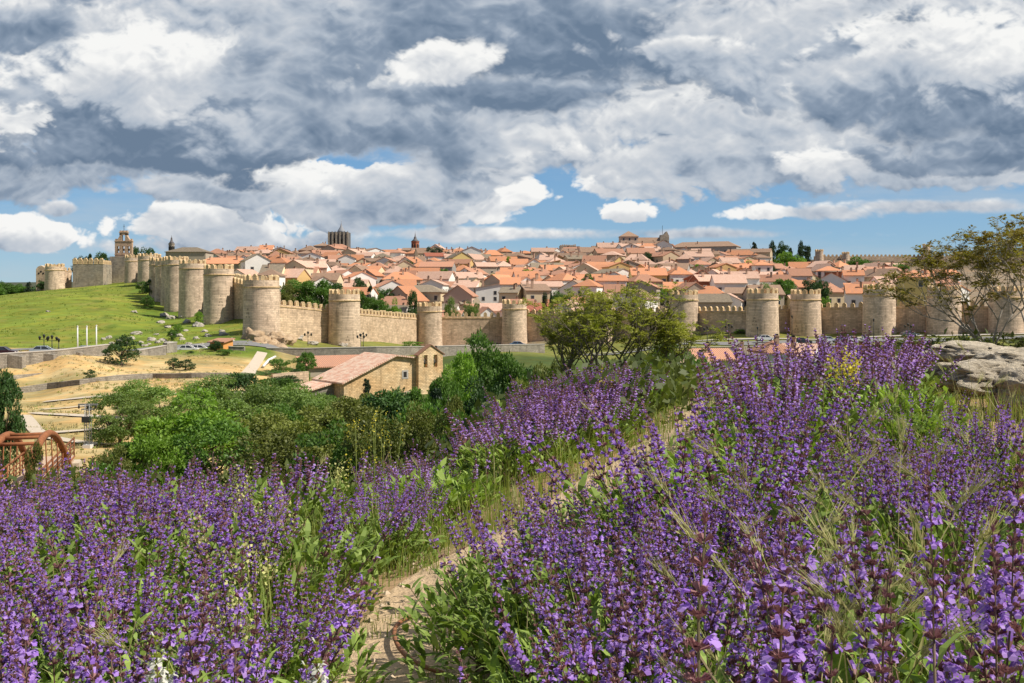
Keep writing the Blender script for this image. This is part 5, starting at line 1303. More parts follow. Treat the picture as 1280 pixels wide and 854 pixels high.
# ---- cars
M_tyre = simple('tyre_rubber', (0.02,0.02,0.02), .9); M_cglass = simple('car_glass', (0.03,0.035,0.04), .1, spec=.7)
M_rim = simple('wheel_rim', (0.4,0.4,0.4), .4, metal=.5); M_lamp = simple('car_lamp', (0.6,0.55,0.5), .3); M_tail = simple('tail_lamp', (0.35,0.02,0.02), .3)
CARP = {}
def car(px, Y, row, colr, label, rz=0, L=4.3):
    s = Y/F; z = (HZ-row)*s
    t = thing('parked_car', label, 'car', ((px-640)*s, Y, z), R(rz))
    if colr not in CARP:
        cm = simple('car_paint_%d' % len(CARP), colr, .25, var=.03, spec=.6)
        mb = MB()
        prof = [(-2.1,.35),(2.1,.35),(2.15,.62),(2.0,.82),(1.2,.93),(-1.75,.98),(-2.1,.9),(-2.15,.6)]
        mb.prism(prof, -.84, .84)
        body = fixn(mb.mesh('body', cm)); 
        cb = MB(); w0, w1 = .80, .62
        zb_, zt_ = .93, 1.42
        lo = [(-1.65,-w0,zb_),(1.15,-w0,zb_-.02),(1.15,w0,zb_-.02),(-1.65,w0,zb_)]; hi = [(-1.1,-w1,zt_),(.35,-w1,zt_),(.35,w1,zt_),(-1.1,w1,zt_)]
        cb.add(lo+hi, [(4,5,6,7),(0,1,5,4),(1,2,6,5),(2,3,7,6),(3,0,4,7)]); cab = cb.mesh('cabin_glass', M_cglass)
        rb = MB(); rb.box(-1.08,.33,-.63,.63,zt_+.003,zt_+.05)
        for sg in (-1,1):
            for xa, xb in ((-1.63,-1.08),(-.3,-.35),(1.13,.33)):
                rb.tube([(xa, sg*(w0+.01), zb_),(xb, sg*(w1+.01), zt_+.02)], .045, 4, cap=False)
        roof = rb.mesh('roof', cm)
        wm = MB(); wm.tube([(0,-.1,0),(0,.1,0)], .33, 16); wh = wm.mesh('tyre', M_tyre)
        rm = MB(); rm.tube([(0,-.115,0),(0,.115,0)], .2, 12); ri = rm.mesh('rim', M_rim)
        hl = MB(); hl.box(-.06,.06,-.2,.2,-.08,.08); CARP[colr] = (body, cab, roof, wh, ri, hl.mesh('headlight', M_lamp), None)
        tl = MB(); tl.box(-.05,.05,-.18,.18,-.1,.1); CARP[colr] = CARP[colr][:6] + (tl.mesh('tail_light', M_tail),)
    bd, cab, roof, wh, ri, hl, tl = CARP[colr]
    inst('body', bd, t); inst('windows', cab, t); inst('roof', roof, t)
    for x in (-1.35, 1.3):
        for y in (-.78, .78):
            w = inst('wheel', wh, t, (x, y, .33)); inst('rim', ri, w)
    for y in (-.58, .58): inst('headlight', hl, t, (2.1, y, .68)); inst('tail_light', tl, t, (-2.12, y, .78))
car(3, 157, 445, (0.05,0.015,0.02), 'dark maroon car on the road at the frame edge above the grey wall', 8)
car(55, 166, 443.5, (0.33,0.40,0.48), 'silver blue car passing along the road above the buttressed wall', 12)
car(109, 176, 442.5, (0.28,0.36,0.46), 'blue grey car mostly hidden behind the flagpoles', 12)
car(235, 200, 440.6, (0.75,0.75,0.74), 'white parked car, first of a pair below the boulders', 6)
car(250, 202, 440.2, (0.74,0.74,0.73), 'white parked car, second of a pair, nearer the brick hut', 4)
car(648, 238, 434.5, (0.05,0.16,0.30), 'dark blue car parked at the foot of the pale grey tower', 5)
car(957, 238, 426.5, (0.76,0.76,0.75), 'white car driving past the gate tower', 4)
car(1002, 222, 430.5, (0.03,0.04,0.06), 'black car on the road past the gate', 3)
for i, (px, colr, nm) in enumerate([(1034,(0.45,0.5,0.55),'silver'),(1050,(0.06,0.07,0.1),'dark'),(1066,(0.6,0.6,0.6),'light grey'),(1082,(0.5,0.55,0.6),'pale blue')]):
    car(px, 226, 428.5, colr, nm + ' car parked in the row among brick piers', 80 if i % 2 else 20)
car(1137, 243, 421, (0.12,0.14,0.16), 'grey car parked alone under the spreading tree branches', 2)
for i, px in enumerate([1023, 1047, 1077, 1097]):
    s = 205/F; t = thing('brick_pier', ['square brick pier nearest the tall sage spike', 'square brick pier before the silver cars', 'square brick pier beside the pale blue car', 'square brick pier closest to the wide round tower'][i], 'pier', ((px-640)*s, 205, (HZ-440)*s), 0, 'brick piers along the road')
    a = MB(); a.box(-.4,.4,-.4,.4,-1,2.2); a.build('shaft', MW['brick red'], t); a = MB(); a.box(-.52,.52,-.52,.52,2.2,2.4); a.build('cap', M_pave, t)

# ---- poles and lamps
M_white = simple('white_pole', (0.72,0.72,0.70), .5); M_iron = simple('dark_iron', (0.03,0.035,0.035), .6)
def pole(px, Y, row, top, rad, label, mat):
    s = Y/F; H = (row-top)*s; t = thing('flagpole', label, 'flagpole', ((px-640)*s, Y, (HZ-row)*s), 0, 'three white flagpoles')
    a = MB(); a.tube([(0,0,-.5),(0,0,H)], [rad, rad*.8], 8); a.build('pole', mat, t)
    a = MB(); a.lathe([(.02,H),(rad*1.5,H+.12),(.02,H+.26)], 8); a.build('finial', mat, t)
    a = MB(); a.lathe([(rad*2.2,0),(rad*2.2,.25),(rad*1.2,.35)], 8); a.build('base', M_pave, t)
pole(97, 171, 441, 409, .14, 'white flagpole nearest the twin street lamps', M_white); pole(108.5, 173, 441, 409, .14, 'middle one of three white flagpoles', M_white); pole(120.5, 175, 441, 408, .14, 'white flagpole nearest the big dark shrub', M_white)
def lamp_post(px, Y, row, top, label, double=True):
    s = Y/F; H = (row-top)*s; t = thing('street_lamp', label, 'street lamp', ((px-640)*s, Y, (HZ-row)*s), rnd.uniform(-.2,.2), 'iron street lamps')
    a = MB(); a.tube([(0,0,-.4),(0,0,H*.25),(0,0,H)], [.13,.08,.06], 8)
    a.build('post', M_iron, t)
    for sg in ((-1,1) if double else (0,)):
        if sg:
            a = MB(); a.tube([(0,0,H*.86),(sg*.4,0,H*.92),(sg*.75,0,H*.88)], .045, 5); a.build('arm', M_iron, t)
        l = MB(); x = sg*.75; z0 = H*.88 if sg else H
        l.lathe([(.10,z0),(.24,z0+.45),(.26,z0+.5),(.05,z0+.72)], 6, (x,0)); l.build('lantern', M_iron, t)
    if double:
        l = MB(); l.lathe([(.10,H),(.24,H+.45),(.26,H+.5),(.05,H+.72)], 6); l.build('lantern', M_iron, t)
for a in [(55,168,441,423,'twin lantern street lamp above the silver blue car'),(65,172,441,424,'twin lantern street lamp next to the single lamp'),(385,232,437,418,'iron street lamp on the verge near the rock outcrop'),(451,222,438,421,'tall iron street lamp before the crenellated tower'),(454,240,434,419,'iron street lamp further back by the crenellated tower'),(884,236,429,411,'iron street lamp on the verge beneath bare saplings'),(911,236,428.5,408,'triple lantern street lamp before the wall with the verge'),(1135,232,425,408,'iron street lamp below the branches of the spreading tree')]: lamp_post(*a)
for a in [(73.5,172,441,428,'short single street lamp before the flagpoles'),(990,245,424,398,'tall grey signal post beside the archway'),(947,240,426,412,'white sign post at the foot of the gate tower'),(1092,240,425,402,'thin tall post before the wide round tower')]: lamp_post(*a, False)
def lattice_pole():
    px, Y = 110, 76; s = Y/F; zb = (HZ-564)*s; H = (564-505)*s
    t = thing('utility_pole', 'lattice steel utility pole with a cross arm beside the thin airy tree', 'utility pole', ((px-640)*s, Y, zb))
    M_galv = simple('galvanised_steel', (0.30,0.31,0.31), .5, metal=.4)
    a = MB(); w = .22
    for x in (-w, w):
        for y in (-w, w): a.tube([(x,y,-.3),(x*.7,y*.7,H)], .03, 4)
    n = 12
    for i in range(n):
        z0 = H*i/n; z1 = H*(i+1)/n; f0 = 1-.3*i/n; f1 = 1-.3*(i+1)/n; sg = 1 if i % 2 else -1
        for y in (-w, w): a.tube([(-w*sg*f0,y*f0,z0),(w*sg*f1,y*f1,z1)], .018, 3)
        for x in (-w, w): a.tube([(x*f0,-w*sg*f0,z0),(x*f1,w*sg*f1,z1)], .018, 3)
    a.build('lattice_mast', M_galv, t)
    a = MB(); a.box(-.75,.75,-.05,.05,H-.1,H+.02); a.box(-.5,.5,-.05,.05,H-.45,H-.36); a.build('cross_arm', M_galv, t)
    for x in (-.65, 0, .65):
        i_ = MB(); i_.lathe([(.04,H-.35),(.08,H-.3),(.04,H-.24),(.08,H-.18),(.04,H-.1)], 8, (x, -.1)); i_.build('insulator', M_dark, t)
    a = MB(); a.box(-.28,.28,-.5,-.2,H*.62,H*.74); a.build('switch_box', M_iron, t)
    a = MB(); a.box(-.3,.3,-.3,.3,-.4,.5); a.build('concrete_footing', simple('white_concrete',(.68,.66,.62),.9), t)
lattice_pole()
# ---- arched footbridge of rusty steel
def bridge():
    M_rust = simple('rusty_steel', (0.27,0.10,0.04), .85, var=.55, scale=5)
    M_deck = simple('bridge_deck', (0.50,0.36,0.26), .9, var=.2, scale=2)
    A = Vector(((-30-640)/F*40, 40, (HZ-672)/F*40)); B = Vector(((72-640)/F*62, 62, (HZ-570)/F*62))
    d = B-A; L = d.length; rz = math.atan2(d.y, d.x)
    t = thing('arched_footbridge', 'rusty steel footbridge with a barrel-shaped arch of curved ribs and crossbars', 'bridge', A, rz)
    dz = B.z-A.z; W = 1.9; dl = math.hypot(d.x, d.y)
    zf = lambda x: dz*x/dl
    mb = MB(); mb.add([(-6,-W/2,zf(-6)),(dl,-W/2,dz),(dl,W/2,dz),(-6,W/2,zf(-6)),(-6,-W/2,zf(-6)-.35),(dl,-W/2,dz-.35),(dl,W/2,dz-.35),(-6,W/2,zf(-6)-.35)], [(0,1,2,3),(7,6,5,4),(4,5,1,0),(5,6,2,1),(6,7,3,2),(7,4,0,3)]); mb.build('deck', M_deck, t)
    a0, a1, rise = dl*.12, dl*.86, 3.1
    def arch(x): u = (x-a0)/(a1-a0); return zf(x) - .4 + rise*4*u*(1-u)
    yo = lambda x: .35*(1-4*((x-a0)/(a1-a0)-.5)**2)
    for sg in (-1, 1):
        ar = MB(); N = 26; ps = [(a0+(a1-a0)*i/N) for i in range(N+1)]
        ar.tube([(x, sg*(W/2+.15-yo(x)*.4), arch(x)) for x in ps], .19, 8); ar.build('arch_rib', M_rust, t)
        for i in range(4, N-2, 3): x = ps[i]; hb = MB(); hb.tube([(x, sg*(W/2+.12), zf(x)-.2),(x, sg*(W/2+.15-yo(x)*.4), arch(x))], .035, 5); hb.build('hanger', M_rust, t)
        for lo, hi, nm in ((-6, dl, 'handrail'),):
            hr = MB()
            for zz in (.25,.5,.75,1.1): hr.tube([(lo, sg*W/2, zf(lo)+zz),(hi, sg*W/2, zf(hi)+zz)], .04 if zz < 1 else .06, 5)
            k = 16
            for i in range(k+1): x = lo+(hi-lo)*i/k; hr.tube([(x, sg*W/2, zf(x)-.1),(x, sg*W/2, zf(x)+1.12)], .045, 5)
            hr.box(lo, hi, sg*W/2-.1, sg*W/2+.1, -.3, -.29)
            hr.build(nm, M_rust, t)
    for i in range(4, 24, 2):
        x = a0+(a1-a0)*i/26
        if arch(x)-zf(x) > 2.3:
            c = MB(); yy = W/2+.15-yo(x)*.4; c.tube([(x,-yy,arch(x)),(x,yy,arch(x))], .09, 6); c.build('crossbar', M_rust, t)
    for x, nm in ((dl-.5,'abutment'),(1.0,'abutment')):
        a = MB(); a.box(x-.5,x+1.0,-W/2-.4,W/2+.4,zf(x)-3.5,zf(x)-.36); a.build(nm, M_path, t)
bridge()

# ---- rocks
def rock_mesh(seed, rough=.32, flat=1.0, strata=0.0, sub=4):
    bm = bmesh.new(); bmesh.ops.create_icosphere(bm, subdivisions=sub, radius=1)
    r = np.random.RandomState(seed)
    P = np.array([v.co[:] for v in bm.verts])
    for k in range(9):                                   # planar facets
        n = unit(r.normal(size=3)); dlim = r.uniform(.62,.9); dd = P@n; over = np.maximum(0, dd-dlim); P = P - np.outer(over*.85, n)
    from mathutils import noise as mn
    off = r.uniform(0,50)
    out = []
    for p in P:
        v = Vector(p*1.3)+Vector((off,0,0))
        h = mn.fractal(v*1.4, 1.0, 2.0, 5)*rough
        cr = abs(mn.noise(v*2.3))
        h -= rough*.5*max(0, .12-cr)/.12
        if strata: h += strata*math.sin((p[2]*1.0+p[0]*.6+.25*mn.noise(v))*9)
        out.append(Vector(p)*(1+h))
    for v, p in zip(bm.verts, out): v.co = p
    me = bpy.data.meshes.new('rock'); bm.to_mesh(me); bm.free()
    for p in me.polygons: p.use_smooth = True
    return me
def rockmat(name, c1, c2, c3, sc=1.0):
    m, q, bs = newmat(name)
    tc = q.n('ShaderNodeTexCoord').outputs['Object']
    a = q.noise(tc, 1.6*sc, 8, .65); b2 = q.noise(tc, 9*sc, 6, .7); st = q.noise(q.vm('MULTIPLY', tc, (1,1,4)), 2.2*sc, 6, .6)
    c = q.ramp(q.m('MULTIPLY_ADD', b2, .5, q.m('MULTIPLY', a, .6)), [(.30, c3), (.5, c1), (.68, c2)])
    v = q.vm('SCALE', c); q.set(v.node.inputs['Scale'], q.m('MULTIPLY_ADD', st, .8, .6))
    q.set(bs.inputs['Base Color'], v); bs.inputs['Roughness'].default_value = .95; bs.inputs['Specular IOR Level'].default_value = .1
    bp = q.n('ShaderNodeBump'); bp.inputs['Strength'].default_value = .9; bp.inputs['Distance'].default_value = .06
    q.set(bp.inputs['Height'], q.m('ADD', b2, st)); q.set(bs.inputs['Normal'], bp.outputs[0])
    return m
M_rock1 = rockmat('pale_granite', (0.54,0.46,0.34), (0.66,0.58,0.46), (0.30,0.23,0.15), 1.2)
M_rock2 = rockmat('grey_boulder', (0.38,0.34,0.28), (0.52,0.47,0.40), (0.20,0.17,0.14))
M_rock3 = rockmat('brown_outcrop', (0.40,0.28,0.17), (0.52,0.40,0.27), (0.16,0.11,0.07))
RK = [rock_mesh(k, .3) for k in range(6)]
RK2 = [];
for me_ in RK: m2 = me_.copy(); m2.name = 'rock'; m2.materials.append(M_rock2); RK2.append(m2)
RB = [rock_mesh(50+k, .22, strata=.02, sub=5) for k in range(4)]
for me_ in RB: me_.materials.append(M_rock1)
RO = [rock_mesh(80+k, .34, strata=.05, sub=4) for k in range(4)]
for me_ in RO: me_.materials.append(M_rock3)
def rock(me_, loc, sc, label, rz=0, name='boulder', group=None, rx=0, ry=0):
    o = inst(name, me_, None, loc, (rx, ry, rz), sc); return tag(o, label, 'rock', group)
rock(RB[0], wp(1225,9.6,442)+Vector((0,.2,-.06)), (.56,.5,.17), 'long pale flat-topped rock under the spreading tree', .1, 'rock')
rock(RB[1], wp(1290,8.8,446)+Vector((.1,.2,-.1)), (.42,.5,.20), 'pale rounded rock with a dark cleft at the frame edge', .8, 'rock')
rock(RB[2], wp(1232,7.9,466)+Vector((0,.1,-.05)), (.40,.4,.15), 'lower pale slab rock lying in front of the long flat-topped rock', -.2, 'rock')
rock(RB[3], wp(1285,7.6,480)+Vector((0,.1,-.1)), (.24,.3,.2), 'grey lichen covered rock lowest in the rock pile', .5, 'rock')
rock(RB[1], wp(1150,11.0,448)+Vector((0,.2,-.1)), (.32,.4,.14), 'small pale rock peeping over the sage next to the flat-topped rock', 2.2, 'rock')
# outcrop under the shaded tower
for i, (px, Y, row, sx_, sz_, lab) in enumerate([(316,216,428,3.4,2.6,'brown fractured outcrop directly under the shaded tower'),(333,214,432,3.6,2.4,'brown outcrop slab beneath the tower, facing the drive'),(345,217,427,3.2,2.3,'tilted brown outcrop slab beside the shaded tower'),(357,222,426,2.6,1.6,'smaller brown outcrop rock below the sloping wall'),(322,212,436,2.6,1.6,'lowest brown rock of the outcrop by the drive'),(341,212,437,3,1.4,'low brown rock at the foot of the outcrop')]):
    rock(RO[i % 4], wp(px,Y,row), (sx_,2.4,sz_), lab, i*1.3, 'outcrop_rock', 'rocks of the brown outcrop')
br_ = random.Random(77)
SPOTS = [(203,372,5),(209,378,4),(168,391,7),(206,396,11),(214,399,12),(228,398,10),(201,404,9),(210,410,8),(233,404,10),(249,408,14),(257,402,9),(237,389,8),(246,392,10),(170,418,11),(163,425,9),(158,430,8),(136,423,7),(129,425,6),(140,430,7),(150,427,8),(190,426,9),(197,429,8),(204,427,9),(211,431,9),(217,419,10),(224,421,9),(228,425,7),(245,424,8),(260,421,9),(236,431,6),(256,415,7),(280,419,10),(277,415,7),(289,427,9),(60,390,5),(181,433,6),(176,429,7),(251,390,6),(222,414,7),(372,424,14),(378,419,9),(391,431,10),(418,430,14),(430,433,10),(404,427,9),(362,431,8),(252,431,6),(266,428,6),(232,414,6),(195,419,6),(186,431,5)]
SZ = ['broad', 'squat', 'low', 'upright', 'jagged', 'rounded', 'flat', 'tilted']
for i, (px, row, w) in enumerate(SPOTS):
    g = ground_at(px, row, 170)
    if g is None: continue
    r_ = w/2/F*g.y*1.1
    where = 'under the sloping wall' if px > 350 else ('near the shaded tower' if px > 265 else ('below the broadest hill tower' if px > 235 else ('on the slope under the hill towers' if px > 195 else 'at the edge of the green field')))
    rock(RK2[i % 6], (g.x, g.y, g.z + r_*.15), (r_*1.2, r_, r_*br_.uniform(.55,.85)), SZ[i % 8] + (' pale' if i % 3 else ' grey') + (' cracked' if (i//8) % 2 else '') + ' granite boulder ' + where, br_.uniform(0,6), 'boulder', 'granite boulders on the green slope')
# ------------------------------------------------------------------ the sage field
def petalmat(name, c1, c2, trans=.35, obvar=.12):
    return leafmat(name, c1, c2, rough=.6, trans=trans, obvar=obvar, scale=30)
def plainleaf(name, c1, c2, tm=(1,1,1), trans=.3, obvar=.15):
    m = bpy.data.materials.new(name); m.use_nodes = True; nt = m.node_tree; nt.nodes.clear(); q = NB(nt)
    out = q.n('ShaderNodeOutputMaterial'); rr = q.n('ShaderNodeNewGeometry').outputs['Random Per Island']
    c = q.mix(rr, rgba(c1), rgba(c2)); oi = q.n('ShaderNodeObjectInfo').outputs['Random']
    cc = q.vm('SCALE', c); q.set(cc.node.inputs['Scale'], q.m('MULTIPLY_ADD', oi, 2*obvar, 1-obvar))
    d = q.n('ShaderNodeBsdfPrincipled'); q.set(d.inputs['Base Color'], cc); d.inputs['Roughness'].default_value = .6; d.inputs['Specular IOR Level'].default_value = .3
    t = q.n('ShaderNodeBsdfTranslucent'); q.set(t.inputs[0], q.vm('MULTIPLY', cc, tm)); mx = q.n('ShaderNodeMixShader'); mx.inputs[0].default_value = trans
    nt.links.new(d.outputs[0], mx.inputs[1]); nt.links.new(t.outputs[0], mx.inputs[2]); nt.links.new(mx.outputs[0], out.inputs[0]); return m
M_cal = plainleaf('sage_calyx', (0.19,0.075,0.085), (0.36,0.19,0.18), trans=.25)
M_cor = plainleaf('sage_corolla', (0.30,0.14,0.58), (0.58,0.38,0.82), (1.1,1,1.1), trans=.4)
M_stem = plainleaf('sage_stem', (0.16,0.17,0.06), (0.20,0.10,0.09), trans=.05)
M_leaf = plainleaf('sage_leaf', (0.15,0.24,0.035), (0.32,0.43,0.10), (1.1,1.2,.5), trans=.3, obvar=.22)
SM = [M_cal, M_cor, M_stem, M_leaf]
def ring_tube(a, b_, ra, rb, k, mi):
    a = np.array(a, float); b_ = np.array(b_, float); d = unit(b_-a); u = unit(np.cross(d, [0,1,.01])); w = np.cross(d, u)
    Q = []
    for i in range(k):
        t0 = 2*math.pi*i/k; t1 = 2*math.pi*(i+1)/k
        f = lambda c, r, t: c + r*(u*math.cos(t)+w*math.sin(t))
        Q.append([f(a,ra,t0), f(a,ra,t1), f(b_,rb,t1), f(b_,rb,t0)])
    return np.array(Q), [mi]*k
def tmpl(parts):
    return np.concatenate([p[0] for p in parts]), np.concatenate([np.array(p[1]) for p in parts])
mm = .001
def flower(lod, openf=True):
    P = []
    if lod == 0:
        P.append(ring_tube((1*mm,0,0), (9*mm,0,6*mm), .9*mm, 3.6*mm, 5, 0))
        for s in (-1, 0, 1): P.append((np.array([[(8.5*mm,s*2.2*mm-1.2*mm,5.5*mm+abs(s)*-1*mm),(8.5*mm,s*2.2*mm+1.2*mm,5.5*mm-abs(s)*mm),(12.5*mm,s*3.2*mm+.1*mm,8.6*mm),(12.5*mm,s*3.2*mm-.1*mm,8.6*mm)]]), [0]))
        if openf:
            P.append(ring_tube((7*mm,0,5*mm), (14*mm,0,10.5*mm), 1.9*mm, 3.0*mm, 5, 1))
            P.append((np.array([[(13*mm,-2.8*mm,11*mm),(13*mm,2.8*mm,11*mm),(17*mm,2.6*mm,15*mm),(17*mm,-2.6*mm,15*mm)], [(17*mm,-2.6*mm,15*mm),(17*mm,2.6*mm,15*mm),(20.5*mm,1.2*mm,14*mm),(20.5*mm,-1.2*mm,14*mm)]]), [1,1]))
            P.append((np.array([[(13.5*mm,-2.5*mm,9.5*mm),(13.5*mm,2.5*mm,9.5*mm),(18*mm,5.0*mm,6.5*mm),(18*mm,-5.0*mm,6.5*mm)], [(18*mm,-5*mm,6.5*mm),(18*mm,5*mm,6.5*mm),(20.5*mm,3.6*mm,2.0*mm),(20.5*mm,-3.6*mm,2.0*mm)], [(14*mm,2.2*mm,9.5*mm),(14.5*mm,5.5*mm,11*mm),(17*mm,6.5*mm,8*mm),(17*mm,3.5*mm,7.5*mm)], [(14*mm,-2.2*mm,9.5*mm),(17*mm,-3.5*mm,7.5*mm),(17*mm,-6.5*mm,8*mm),(14.5*mm,-5.5*mm,11*mm)]]), [1,1,1,1]))
    elif lod == 1:
        P.append(ring_tube((1*mm,0,0), (10*mm,0,7*mm), 1.2*mm, 3.8*mm, 3, 0))
        if openf:
            P.append((np.array([[(9*mm,-2.6*mm,8*mm),(9*mm,2.6*mm,8*mm),(17.5*mm,3.2*mm,14.5*mm),(17.5*mm,-3.2*mm,14.5*mm)], [(10*mm,-2.5*mm,7*mm),(10*mm,2.5*mm,7*mm),(19*mm,5.5*mm,5*mm),(19*mm,-5.5*mm,5*mm)], [(10*mm,0,3*mm),(17*mm,0,3*mm),(18*mm,0,13*mm),(9*mm,0,12*mm)]]), [1,1,1]))
    else:
        P.append((np.array([[(0,-2*mm,0),(0,2*mm,0),(11*mm,4*mm,8*mm),(11*mm,-4*mm,8*mm)], [(0,0,-1*mm),(9*mm,0,2*mm),(11*mm,0,10*mm),(0,0,3*mm)]]), [0,0]))
        if openf: P.append((np.array([[(8*mm,-4.5*mm,4*mm),(17*mm,-5*mm,8*mm),(18*mm,5*mm,11*mm),(9*mm,4.5*mm,13*mm)]]), [1]))
    return tmpl(P)
FL = {(l, o): flower(l, o) for l in (0,1,2) for o in (True, False)}
def rotz(a): c, s = math.cos(a), math.sin(a); return np.array([[c,-s,0],[s,c,0],[0,0,1.0]])
def roty(a): c, s = math.cos(a), math.sin(a); return np.array([[c,0,s],[0,1,0],[-s,0,c]])
def spike_arrays(rs, lod, L=.22, fs=1.0, popen=.6):
    """one flowering spike standing at the origin, whorls of flowers up a thin stem"""
    V = []; MI = []
    z = .01 + rs.rand()*.01; n = int(rs.randint(8, 11)); top = L
    bend = rs.uniform(-.05,.05,2)
    cx = lambda z_: np.array([bend[0]*(z_/L)**2*L*2, bend[1]*(z_/L)**2*L*2, z_])
    ks = 3 if lod else 5
    for i in range(3):
        q_, m_ = ring_tube(cx(L*i/3), cx(L*(i+1)/3), (1.6-.35*i)*mm*(1 if lod < 2 else 1.4), (1.3-.35*i)*mm*(1 if lod < 2 else 1.4), ks, 2); V.append(q_); MI += m_
    i = 0
    while z < top:
        t = z/top
        nf = {0: 6, 1: 5, 2: 4}[lod] if t < .85 else 3
        s = fs*(.98 - .45*t)
        a0 = rs.uniform(0, 6.28)
        for k in range(nf):
            o = rs.rand() < popen*(1.15 if .15 < t < .8 else .35)
            q_, m_ = FL[(lod, bool(o))]
            M_ = rotz(a0 + 2*math.pi*k/nf + rs.uniform(-.3,.3)) @ roty(rs.uniform(-.5,.35) - .5*(t > .85))
            V.append((q_*(s*rs.uniform(.8,1.2)*(1.0 if lod < 2 else 1.1))) @ M_.T + cx(z + rs.uniform(-.002,.002))); MI += list(m_)
        z += (.031 - .016*t)*(L/.22)*(.9+.2*rs.rand()); i += 1
    return np.concatenate(V), np.array(MI)
def leaf_arrays(rs, P, D, L, wid, lod):
    """lance-shaped, folded, arching leaves"""
    n = len(P); D = unit(D); up = np.array([0,0,1.0]) + .35*rs.normal(size=(n,3)); S = unit(np.cross(D, up)); N = np.cross(S, D)
    L = (L*(.6+.8*rs.rand(n)))[:,None]; W = L*wid*.5
    pts = [P, P + D*L*.35 + N*L*.06, P + D*L*.72 + N*L*.02, P + D*L - N*L*.16 ]
    w = [.12, 1.0, .72, .04]
    if lod >= 2:
        return np.stack([pts[0], pts[1]*.5+pts[2]*.5+S*W, pts[3], pts[1]*.5+pts[2]*.5-S*W], 1)
    out = []
    for i in range(3):
        a, b_ = pts[i], pts[i+1]; fa = N*W*.35*w[i]; fb = N*W*.35*w[i+1]
        if lod == 0:
            out.append(np.stack([a, a+S*W*w[i]+fa, b_+S*W*w[i+1]+fb, b_], 1)); out.append(np.stack([a-S*W*w[i]+fa, a, b_, b_-S*W*w[i+1]+fb], 1))
        else: out.append(np.stack([a-S*W*w[i], a+S*W*w[i], b_+S*W*w[i+1], b_-S*W*w[i+1]], 1))
    return np.concatenate(out)
def bush_arrays(seed, lod, nst=46, Rb=.34, H=.5, leaf=.06, lpern=9, flow=.95, basal=160, wid=.25):
    """returns foliage (quads, material) and spike placements"""
    rs = np.random.RandomState(seed); V = []; MI = []; SP = []
    for i in range(nst):
        a = rs.uniform(0, 6.28); rr = math.sqrt(rs.rand()); tilt = rr*rs.uniform(.7,1.1)*.85
        d = np.array([math.cos(a)*math.sin(tilt), math.sin(a)*math.sin(tilt), math.cos(tilt)])
        st = np.array([math.cos(a)*rr*.10, math.sin(a)*rr*.10, -.03])
        Ls = (H - .20)*rs.uniform(.75,1.15)/max(math.cos(tilt), .62)*(1 - .12*rr)
        p1 = st + d*Ls*.5; d2 = unit(d + np.array([0,0,.45])); p2 = p1 + d2*Ls*.5
        for (x, y, ra, rb) in ((st, p1, 2.6, 2.0), (p1, p2, 2.0, 1.6)):
            q_, m_ = ring_tube(x, y, ra*mm, rb*mm, 3, 2); V.append(q_); MI += m_
        n = lpern if lod < 2 else max(3, int(lpern*.7))
        ts = rs.uniform(.22, 1.0, n)
        P = np.where(ts[:,None] < .5, st + (p1-st)*ts[:,None]*2, p1 + (p2-p1)*(ts[:,None]*2-1))
        az = rs.uniform(0, 6.28, n); D = np.stack([np.cos(az), np.sin(az), rs.uniform(.5,2.0,n)], 1) + .35*d
        q_ = leaf_arrays(rs, P, D, leaf*(1.15 if lod < 2 else 1.3), wid if lod < 2 else wid*1.4, lod); V.append(q_); MI += [3]*len(q_)
        if rs.rand() < flow*(1.0 if rr < .72 else .45): SP.append((p2, unit(d2 + rs.normal(size=3)*.08), rs.uniform(.75,1.2)))
    # inner / basal leaves
    n = basal; az = rs.uniform(0, 6.28, n); rr = np.sqrt(rs.rand(n))*Rb*.95; P = np.stack([np.cos(az)*rr, np.sin(az)*rr, rs.uniform(.02, H*.55, n)*(1-.35*(rr/Rb)**2)], 1)
    D = np.stack([np.cos(az)*.6, np.sin(az)*.6, rs.uniform(.3,1.8,n)], 1) + .4*rs.normal(size=(n,3))
    q_ = leaf_arrays(rs, P, D, leaf*1.3, wid, max(lod, 1)); V.append(q_); MI += [3]*len(q_)
    return np.concatenate(V), np.array(MI), SP
def frame_from(d):
    d = Vector(d); return d.to_track_quat('Z', 'Y')
# shared meshes
SPK0 = []
for k in range(7):
    rs = np.random.RandomState(100+k); v_, m_ = spike_arrays(rs, 0, L=rs.uniform(.17,.27), popen=rs.uniform(.25,.62)); SPK0.append(quads('flower_spike', v_, SM, m_))
SPK1 = {}; SPK2 = {}
for k in range(6):
    for key, po in ((False, .36), (True, .58)):
        rs = np.random.RandomState(140+k); v_, m_ = spike_arrays(rs, 1, L=rs.uniform(.16,.24), popen=po, fs=1.0); SPK1.setdefault(key, []).append(quads('flower_spike', v_, SM, m_))
        v_, m_ = spike_arrays(rs, 2, L=rs.uniform(.16,.24), popen=po+.1, fs=1.25); SPK2.setdefault(key, []).append(quads('flower_spike', v_, SM, m_))
NEARB = []
for k in range(4):
    v_, m_, sp_ = bush_arrays(200+k, 0, nst=40, lpern=13, leaf=.044, basal=700, wid=.22); NEARB.append((quads('foliage', v_, SM, m_), sp_))
def merged_bush(seed, lod, nst, popen, flow, **kw):
    v_, m_, sp_ = bush_arrays(seed, lod, nst=nst, flow=flow, **kw)
    fol = quads('foliage', v_, SM, m_)
    return fol, sp_, (SPK1 if lod == 1 else SPK2), (popen > .45)
MIDB = [merged_bush(300+k, 1, 58+6*k, .5, .97, lpern=13, leaf=.044, basal=620) for k in range(4)]
MIDG = [merged_bush(330+k, 1, 52, .4, .35, lpern=22, leaf=.041, basal=950) for k in range(3)]
